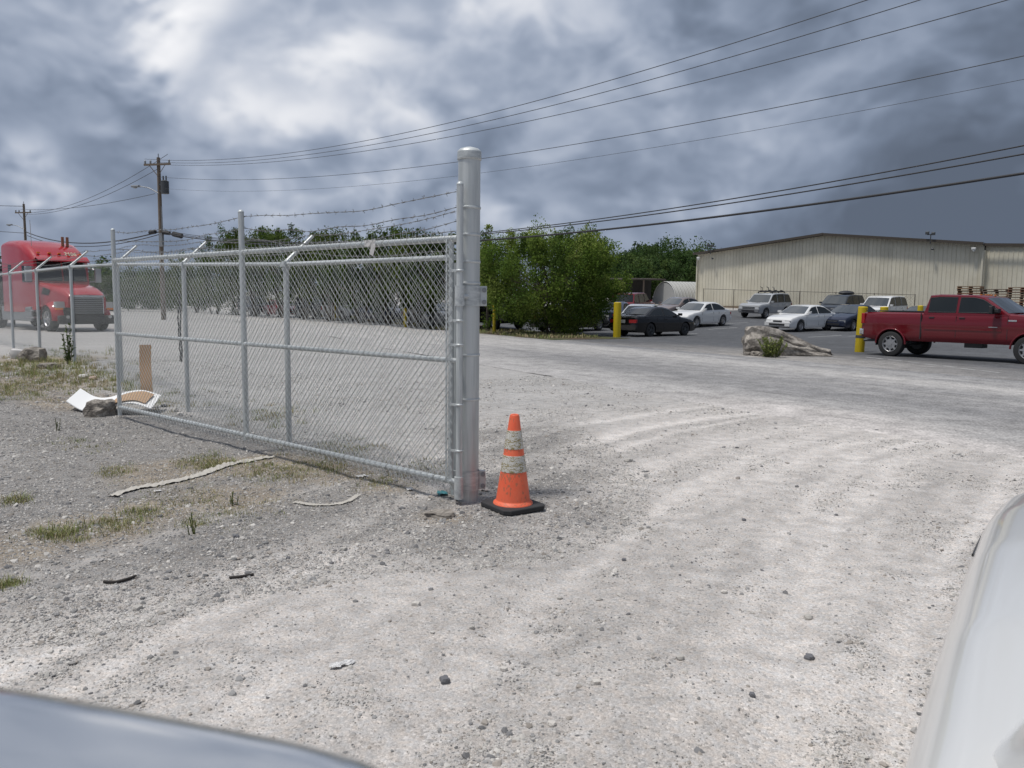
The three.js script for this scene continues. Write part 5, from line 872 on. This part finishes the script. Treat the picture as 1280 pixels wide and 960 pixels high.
const hedgeLab = ['hedge tree nearest the hinge post', 'second hedge tree from the hinge post', 'third hedge tree from the hinge post', 'fourth hedge tree from the hinge post', 'fifth hedge tree from the hinge post', 'sixth hedge tree from the hinge post', 'seventh hedge tree from the hinge post, rising above the rail', 'eighth hedge tree from the hinge post, behind the tall gate upright', 'ninth hedge tree from the hinge post', 'tenth hedge tree from the hinge post', 'eleventh hedge tree from the hinge post', 'last low hedge tree beside the far end of the lane'];
hedge.forEach(([px, d, h, rx], i) => tree('hedge_tree', hedgeLab[i], onGround(px, d), h, rx, rx * 0.8, { seed: 30 + i, leaves: 17000, clumps: 70, leaf: 0.125, lo: i < 8 ? 0.2 : 0.05, cols: i % 3 === 1 ? HEDGE2 : HEDGE, group: HT, stems: 3, spiky: 0.45, clump: 0.22 }));
const FT = 'far woodland trees';
const FARC = [[0.055, 0.1, 0.028], [0.075, 0.125, 0.035], [0.1, 0.15, 0.042], [0.065, 0.105, 0.038]];
const far = [[812, 105, 6.6, 4.5, 'tall far tree behind the arched hut'], [838, 112, 7.4, 4.6, 'rounded far tree rising above the arched hut'], [868, 108, 7.2, 4.4, 'far tree cut off by the warehouse corner'], [785, 98, 5.2, 4.2, 'far tree showing beside the bushy round tree'], [760, 104, 5.2, 4.6, 'far tree half behind the bushy round tree'], [850, 96, 5.4, 4, 'low far shrub behind the arched hut'], [822, 92, 4.6, 3.6, 'low far shrub behind the open shed'], [790, 90, 4.2, 3.6, 'low far shrub behind the red off road vehicle'], [730, 100, 6.6, 4.6, 'far tree hidden behind the bushy round tree crown'], [140, 95, 5.8, 4.2, 'small far tree right of the red semi truck'], [162, 120, 5.6, 5.5, 'low far tree beside the tall utility pole'], [188, 125, 5.4, 5.5, 'low far tree under the tall utility pole'], [8, 80, 5.2, 4.2, 'far tree left of the red semi truck'], [205, 112, 5.2, 5.2, 'low far tree at the end of the lane']];
far.forEach(([px, d, h, rx, lab], i) => { const p = onGround(px, d); tree('far_tree', lab, p, h, rx, rx * 0.8, { seed: 60 + i, leaves: 9000, clumps: 60, leaf: 0.26, lo: 0.04, cols: FARC, group: FT, stems: 2, trunk: 0.16, clump: 0.24 }); });

// ------------------------------------------------------------------ utility poles and overhead lines
function pole(name, label, p, h, crossY, crossLen, turn, o = {}) {
  const t = thing(name, label, 'utility pole', p, turn, 'wooden utility poles');
  part('shaft', bar(V(0, -0.3, 0), V(0, h, 0), 0.17, 12, 0.11), M.wood, t);
  const ca = part('crossarm', mg([box(crossLen, 0.12, 0.1, 0, crossY, 0.14), bar(V(-0.6, crossY - 0.05, 0.14), V(0, crossY - 0.75, 0.1), 0.025, 4), bar(V(0.6, crossY - 0.05, 0.14), V(0, crossY - 0.75, 0.1), 0.025, 4)]), M.wood, t);
  for (const x of [-1, -0.55, 1]) part('insulator', new THREE.LatheGeometry([[0.0, 0], [0.05, 0], [0.07, 0.07], [0.05, 0.1], [0.07, 0.16], [0.03, 0.24], [0, 0.25]].map(a => new THREE.Vector2(...a)), 10).translate(x * crossLen * 0.46, crossY + 0.06, 0.14), M.greyMetal, ca);
  part('top_pin', bar(V(0, h, 0), V(0, h + 0.25, 0), 0.03, 6), M.greyMetal, t);
  if (o.transformer) { const tr = part('transformer', mg([new THREE.CylinderGeometry(0.26, 0.26, 0.8, 18).translate(0.5, crossY - 1.5, 0.1), new THREE.CylinderGeometry(0.1, 0.27, 0.08, 18).translate(0.5, crossY - 1.06, 0.1), box(0.3, 0.1, 0.06, 0.2, crossY - 1.3, 0.1), box(0.3, 0.1, 0.06, 0.2, crossY - 1.7, 0.1)]), M.darkMetal, t); for (const x of [-0.1, 0.12]) part('bushing', bar(V(0.5 + x, crossY - 1.05, 0.1), V(0.5 + x, crossY - 0.75, 0.1), 0.045, 8), M.darkMetal, tr); }
  if (o.light) { const la = part('street_light', mg([tube([V(0, o.light, 0.1), V(-0.7, o.light + 0.35, 0.1), V(-1.5, o.light + 0.5, 0.1)], 0.035, 6, 14)]), M.greyMetal, t); part('lamp_head', mg([rbox(0.6, 0.13, 0.26, 0.05, -1.75, o.light + 0.5, 0.1), new THREE.SphereGeometry(0.14, 10, 6).scale(1, 0.5, 1).translate(-1.8, o.light + 0.43, 0.1)]), M.greyMetal, la); }
  if (o.box) part('cable_closure', mg([bar(V(-0.75, o.box, 0.15), V(-0.3, o.box + 0.06, 0.15), 0.14, 8), bar(V(0.25, o.box, 0.15), V(0.8, o.box - 0.06, 0.15), 0.12, 8), bar(V(1.1, o.box - 0.1, 0.2), V(1.75, o.box - 0.25, 0.2), 0.17, 8), bar(V(0, o.box, 0), V(1.2, o.box - 0.15, 0.2), 0.03, 4)]), M.cable, t);
  if (o.extra) part('lower_hardware', mg([box(0.25, 0.9, 0.2, 0.12, o.extra, 0.12), bar(V(0.18, o.extra + 0.4, 0.1), V(0.18, o.extra + 2.2, 0.1), 0.03, 5)]), M.greyMetal, t);
  return t;
}
const PA = onGround(205, 54), PB = V(37, 0, 7), PF = onGround(37.5, 85);
pole('utility_pole', 'tall wooden utility pole with transformer, crossarm and street light', PA, atDepth(203, 197, 54).y - PA.y, atDepth(203, 206, 54).y - PA.y, 2.0, -0.25, { transformer: true, light: atDepth(203, 242, 54).y - PA.y, box: atDepth(203, 291, 54).y - PA.y, extra: atDepth(203, 300, 54).y - PA.y });
pole('utility_pole', 'distant wooden utility pole above the red semi truck', PF, atDepth(37, 255, 85).y - PF.y, atDepth(37, 266, 85).y - PF.y, 1.9, -0.2, { light: atDepth(37, 287, 85).y - PF.y });
{ const p = onGround(3, 70), t = thing('utility_pole', 'plain dark pole at the edge of the yard left of the red semi truck', 'utility pole', p, 0, 'wooden utility poles'); part('shaft', bar(V(0, -0.3, 0), V(0, atDepth(3, 285, 70).y - p.y, 0), 0.16, 10, 0.12), mat([0.04, 0.035, 0.035], 0.9), t); part('top_pin', bar(V(0, 7.0, 0), V(0, atDepth(3, 283, 70).y - p.y, 0), 0.05, 6), M.greyMetal, t); }
// a line hangs in the vertical plane through its two poles: a photo pixel fixes its height there
function inPlane(px, py, a, b, shift = 0) { const d = b.clone().sub(a).setY(0).normalize(), n = V(-d.z, 0, d.x), o = a.clone().addScaledVector(n, shift), r = ray(px, py), e = V(0, CAM_H, 0), k = (o.clone().sub(e).dot(n)) / r.dot(n); return e.addScaledVector(r, k); }
function overhead(label, pix, a, b, r, shift = 0, m = M.cable, name = 'power_line') {
  const d = b.clone().sub(a).setY(0), len = d.length(); d.normalize(); const pts = pix.map(([x, y]) => inPlane(x, y, a, b, shift));
  // least squares parabola through the sighted points, drawn from pole to pole
  const q = pts.map(p => [(p.x - a.x) * d.x + (p.z - a.z) * d.z, p.y]); let S = [0, 0, 0, 0, 0], T = [0, 0, 0]; for (const [x0, y] of q) { const x = x0 / 50; for (let k = 0; k < 5; k++) S[k] += x ** k; for (let k = 0; k < 3; k++) T[k] += y * x ** k; }
  const A = [[S[0], S[1], S[2], T[0]], [S[1], S[2], S[3], T[1]], [S[2], S[3], S[4], T[2]]]; for (let i = 0; i < 3; i++) for (let j = 0; j < 3; j++) if (i !== j) { const f = A[j][i] / A[i][i]; for (let k = 0; k < 4; k++) A[j][k] -= f * A[i][k]; }
  const c = [0, 1, 2].map(i => A[i][3] / A[i][i]), n = V(-d.z, 0, d.x), out = []; for (let k = 0; k <= 40; k++) { const s = len * k / 40, p = a.clone().addScaledVector(d, s).addScaledVector(n, shift); p.y = c[0] + c[1] * s / 50 + c[2] * (s / 50) ** 2; out.push(p); }
  return solo(name, new THREE.TubeGeometry(new THREE.CatmullRomCurve3(out), 80, r, 5, false), m, label, 'cable', 'overhead lines');
}
const thin = mat([0.075, 0.08, 0.09], 0.7);
overhead('topmost thin power line running from the tall pole crossarm over the gate', [[215, 200], [420, 185], [640, 131], [860, 70], [1092, 0]], PA, PB, 0.012, 0.9, thin);
overhead('second thin power line below the topmost one from the tall pole', [[210, 203], [420, 190], [640, 143], [860, 84], [1158, 0]], PA, PB, 0.012, 0.1, thin);
overhead('third thin power line from the tall pole crossarm, lowest of the three', [[205, 206], [400, 196], [640, 156], [860, 106], [1258, 0]], PA, PB, 0.012, -0.8, thin);
overhead('thin neutral line from the tall pole below the three power lines', [[205, 222], [400, 219], [640, 194], [860, 157], [1280, 68]], PA, PB, 0.011, 0, thin);
overhead('faint thin line from the tall pole below the neutral line', [[205, 236], [400, 234], [640, 213], [900, 172], [1280, 97]], PA, PB, 0.006, 0, thin);
overhead('upper black telephone cable dipping behind the bushy tree', [[205, 288], [420, 303], [640, 288], [900, 248], [1280, 184]], PA, PB, 0.017, 0.2);
overhead('middle black telephone cable dipping behind the bushy tree', [[205, 290], [420, 305], [640, 290], [900, 250], [1280, 197]], PA, PB, 0.019, 0);
overhead('thick black cable, lowest of the lines, passing in front of the bushy tree', [[205, 292], [420, 307], [610, 300], [760, 288], [950, 264], [1280, 216]], PA, PB, 0.034, -0.2);
overhead('power line between the two distant poles, upper', [[187, 207], [140, 235], [90, 255], [37, 266]], PA, PF, 0.018, 0.6, thin);
overhead('power line between the two distant poles, lower', [[200, 209], [150, 237], [90, 259], [37, 268]], PA, PF, 0.018, 0, thin);
overhead('service line between the two distant poles below the street light', [[203, 240], [150, 251], [90, 260], [37, 262]], PA, PF, 0.018, -0.3, thin);
overhead('thick telephone cable from the tall pole to the distant pole', [[203, 288], [170, 297], [125, 305], [80, 301], [37, 292]], PA, PF, 0.045, 0);
overhead('second telephone cable from the tall pole to the distant pole', [[203, 291], [170, 301], [125, 309], [80, 305], [37, 296]], PA, PF, 0.03, 0.2);
{
  const PG2 = onGround(-160, 95);
  overhead('power line leaving the distant pole past the red truck', [[37, 258], [0, 257], [-40, 256], [-150, 250]], PF, PG2, 0.03, 0, thin);
  overhead('telephone cable leaving the distant pole past the red truck', [[37, 292], [0, 289], [-40, 287], [-150, 280]], PF, PG2, 0.03, 0, thin);
  const t = thing('utility_pole', 'plain wooden line pole next along from the distant pole, carrying a short crossarm', 'utility pole', PG2, 0, 'wooden utility poles'); part('shaft', bar(V(0, -0.3, 0), V(0, 12, 0), 0.17, 8, 0.11), M.wood, t); part('crossarm', box(2, 0.12, 0.1, 0, 11.5, 0.14), M.wood, t);
  const t2 = thing('utility_pole', 'plain wooden line pole ending the cables that cross over the gate', 'utility pole', PB, 0, 'wooden utility poles'); part('shaft', bar(V(0, -0.3, 0), V(0, 13, 0), 0.17, 10, 0.11), M.wood, t2); part('crossarm', box(2.4, 0.12, 0.1, 0, 12.4, 0.14), M.wood, t2);
}
console.log('lines done');

// ------------------------------------------------------------------ the white car the photograph is taken from: front, door, mirror
{
  const f = V(0.56, 0, -0.8285), rgt = V(0.8285, 0, 0.56);
  const t = thing('white_car', 'white car with its front fender and grey door mirror close by', 'car', V(0, 0, 0), 0);
  t.quaternion.setFromRotationMatrix(new THREE.Matrix4().makeBasis(f, V(0, 1, 0), rgt));
  const WP = new THREE.MeshPhysicalMaterial({ color: lin(0.62, 0.62, 0.61), roughness: 0.3, clearcoat: 1, clearcoatRoughness: 0.05 });
  // local: x forward from the eye, z to the right; outer flank at z = -0.12, far flank at z = 1.7
  const c0 = 0.79, hw = 0.94, xs = [];
  for (let x = -2.2; x <= 3.0; x += 0.04) xs.push(x); xs.push(3.02, 3.035);
  const top = [[-2.2, 0.99], [0.6, 1.0], [1.0, 1.03], [1.4, 1.055], [1.9, 1.06], [2.3, 1.05], [2.6, 1.03], [2.8, 0.995], [2.9, 0.95], [2.97, 0.86], [3.035, 0.68]], ax = [1.98, -1.75], R = 0.375;
  const ps = [], id = []; let rows = 0;
  for (const x of xs) {
    const e = Math.max(0, (x - 2.0) / 1.035), yt = interp(top, x); let w = hw * (1 - 0.06 * e ** 2.5 - 0.16 * e ** 8), yb = 0.24 + 0.15 * e ** 8;
    const fl = Math.exp(-(((x - 1.98) / 0.48) ** 2)) * 0.02; for (const a of ax) if (Math.abs(x - a) < R) yb = Math.max(yb, 0.33 + Math.sqrt(R * R - (x - a) ** 2));
    yb = Math.min(yb, yt - 0.1);
    const hood = [[0.24, w * 0.95], [0.32, w * 0.985], [0.5, w], [0.62, w + fl], [0.7, w + fl * 1.1], [0.76, w * 1.0 + fl * 0.6], [0.80, w * 0.985 + fl * 0.2]].map(([y, z]) => [Math.max(yb, Math.min(y, yt - 0.16)), z]);
    const sh = [[yt - 0.13, w * 0.975], [yt - 0.095, w * 0.968], [yt - 0.06, w * 0.95], [yt - 0.03, w * 0.92], [yt - 0.012, w * 0.88], [yt - 0.002, w * 0.83], [yt, w * 0.78], [yt - 0.006, w * 0.755], [yt + 0.004, w * 0.72], [yt + 0.018, w * 0.55], [yt + 0.03, w * 0.3], [yt + 0.034, 0]].map(([y, z]) => [Math.max(yb, y), z]);
    const half = [[yb, 0], ...hood, ...sh], full = [...half.map(([y, z]) => [y, c0 - z]), ...half.slice(0, -1).reverse().map(([y, z]) => [y, c0 + z])]; rows = full.length;
    for (const [y, z] of full) ps.push(x, y, z);
  }
  for (let i = 0; i + 1 < xs.length; i++) for (let k = 0; k + 1 < rows; k++) { const a = i * rows + k, b = a + rows; id.push(a, b, a + 1, a + 1, b, b + 1); }
  for (const [r0, s] of [[0, -1], [(xs.length - 1) * rows, 1]]) for (let k = 1; k + 2 < rows; k++) s > 0 ? id.push(r0, r0 + k + 1, r0 + k) : id.push(r0, r0 + k, r0 + k + 1);
  part('body', toCreasedNormals(buf(ps, id), 0.7), WP, t);
  part('underbody', box(4.6, 0.4, 1.2, 0.4, 0.45, c0), M.blackPlastic, t);
  const wp = wheelProto(0.33, 0.22, M.alloy, 7); for (const a of ax) for (const sd of [-1, 1]) { const q = wp.clone(); q.position.set(a, 0.33, c0 + sd * (hw - 0.14)); if (sd < 0) q.rotation.y = Math.PI; t.add(q); }
  // headlamps, grille
  for (const sd of [-1, 1]) { const g = rbox(0.5, 0.13, 0.16, 0.04, 0, 0, 0); g.rotateY(sd * 0.32); g.rotateZ(-0.16); part('headlight', g.translate(2.66, 0.80, c0 + sd * 0.745), M.lamp, t); }
  part('grille', rbox(0.06, 0.16, 0.8, 0.02, 3.01, 0.58, c0), M.blackPlastic, t);
  for (const sd of [-1, 1]) { part('fender_trim', tube([V(2.05, 0.96, c0 + sd * hw * 0.966), V(2.25, 0.955, c0 + sd * hw * 0.962), V(2.42, 0.945, c0 + sd * hw * 0.955)], 0.005, 6, 24), M.blackPlastic, t); part('wheel_arch_lip', new THREE.TorusGeometry(0.385, 0.012, 6, 30, Math.PI).translate(1.98, 0.33, c0 + sd * (hw - 0.01)), M.blackPlastic, t); }
  part('hood_seam', mg([tube([V(1.2, 1.043, c0 - hw * 0.76), V(1.6, 1.057, c0 - hw * 0.755), V(2.1, 1.056, c0 - hw * 0.745), V(2.6, 1.03, c0 - hw * 0.72)], 0.0035, 5, 30), tube([V(1.2, 1.043, c0 + hw * 0.76), V(1.6, 1.057, c0 + hw * 0.755), V(2.1, 1.056, c0 + hw * 0.745), V(2.6, 1.03, c0 + hw * 0.72)], 0.0035, 5, 30)]), M.blackPlastic, t);
  // windshield and its dark border, pillars, roof behind and beside the eye
  const gx = [[1.22, 1.03], [0.36, 1.60]], wsP = [], wsI = []; const nW = 12, wsB = [];
  for (let i = 0; i <= nW; i++) { const u = i / nW * 2 - 1; for (const [k, [x, y]] of gx.entries()) { wsP.push(x - 0.14 * u * u, y + 0.0, c0 + u * (k ? 0.6 : 0.74)); } if (i) { const e = i * 2; wsI.push(e - 2, e - 1, e, e - 1, e + 1, e); } }
  part('windshield', buf(wsP, wsI), new THREE.MeshPhysicalMaterial({ color: lin(0.16, 0.23, 0.21), roughness: 0.05, clearcoat: 1, ior: 1.6 }), t);
  for (let i = 0; i <= nW; i++) wsB.push(V(wsP[i * 6] + 0.004, wsP[i * 6 + 1] + 0.004, wsP[i * 6 + 2]));
  part('windshield_seal', mg([tube(wsB, 0.012, 6, 60), bar(V(gx[0][0] - 0.14, 1.034, c0 - 0.745), V(gx[1][0] - 0.14, 1.604, c0 - 0.605), 0.011, 6)]), M.blackPlastic, t);
  part('cowl', buf([1.45, 1.045, c0 - 0.62, 1.45, 1.045, c0 + 0.62, 1.12, 1.04, c0 + 0.78, 1.12, 1.04, c0 - 0.78], [0, 2, 1, 0, 3, 2]), WP, t);
  for (const sd of [-1, 1]) part('windshield_pillar', mg([bar(V(1.06, 0.98, c0 + sd * 0.79), V(0.2, 1.61, c0 + sd * 0.645), 0.035, 10), bar(V(-0.55, 0.95, c0 + sd * 0.8), V(-0.62, 1.62, c0 + sd * 0.62), 0.05, 8), bar(V(-1.9, 0.95, c0 + sd * 0.78), V(-1.5, 1.62, c0 + sd * 0.6), 0.06, 8)]), WP, t);
  part('roof', rbox(1.9, 0.06, 1.25, 0.025, -0.65, 1.64, c0), WP, t);
  // door mirror on the near door
  const mh = new THREE.Group(); mh.name = 'door_mirror'; t.add(mh);
  t.updateMatrix(); const iv = t.matrix.clone().invert();
  // the back edge of the mirror cap runs from beyond the frame's corner down to the door; the cap's glossy top faces the sky
  const a = atDepth(-170, 812, 0.46).applyMatrix4(iv), b = atDepth(630, 958, 0.36).applyMatrix4(iv), ux = b.clone().sub(a), wl = ux.length(); ux.normalize();
  const up = V(0, 1, 0).addScaledVector(ux, -ux.y).normalize(), back = V().crossVectors(ux, up).normalize(); if (back.x > 0) back.negate();
  const cp2 = [], ci2 = [], NU = 36, NV = 24, sgn = (v, p) => Math.sign(v) * Math.abs(v) ** p;
  const mid = a.clone().lerp(b, 0.5).addScaledVector(up, -0.082).addScaledVector(back, 0.055);
  for (let i = 0; i <= NV; i++) { const ph = -Math.PI / 2 + i / NV * Math.PI; for (let k = 0; k < NU; k++) { const th = k / NU * 2 * Math.PI, cx = sgn(Math.cos(ph), 0.55) * sgn(Math.cos(th), 0.4), cz = sgn(Math.cos(ph), 0.55) * sgn(Math.sin(th), 0.6), cyy = sgn(Math.sin(ph), 0.62); const p = mid.clone().addScaledVector(ux, cx * (wl / 2 + 0.012)).addScaledVector(up, cyy * 0.085).addScaledVector(back, cz * 0.075); cp2.push(p.x, p.y, p.z); } }
  for (let i = 0; i < NV; i++) for (let k = 0; k < NU; k++) { const q = i * NU + k, e = i * NU + (k + 1) % NU; ci2.push(q, e, q + NU, e, e + NU, q + NU); }
  part('housing', buf(cp2, ci2), new THREE.MeshPhysicalMaterial({ color: lin(0.56, 0.575, 0.595), roughness: 0.16, metalness: 0.85, clearcoat: 1, clearcoatRoughness: 0.08, side: THREE.DoubleSide }), mh);
  const gm = new THREE.Shape(); gm.moveTo(-wl * 0.44, -0.06); gm.lineTo(wl * 0.44, -0.06); gm.lineTo(wl * 0.44, 0.06); gm.lineTo(-wl * 0.44, 0.06); gm.closePath();
  const gb = new THREE.ExtrudeGeometry(gm, { depth: 0.004, bevelEnabled: true, bevelThickness: 0.002, bevelSize: 0.01, bevelSegments: 2 }).applyMatrix4(new THREE.Matrix4().makeBasis(ux, up, V().crossVectors(ux, up)).setPosition(mid.clone().addScaledVector(back, 0.0745)));
  part('mirror_glass', gb, mat([0.6, 0.62, 0.66], 0.05, 1), mh);
  part('bracket', bar(b.clone().addScaledVector(up, -0.12).addScaledVector(back, 0.05), V(0.62, 1.02, -0.1), 0.03, 8), M.blackPlastic, mh);
  shade(t);
}
renderer.render(scene, camera);
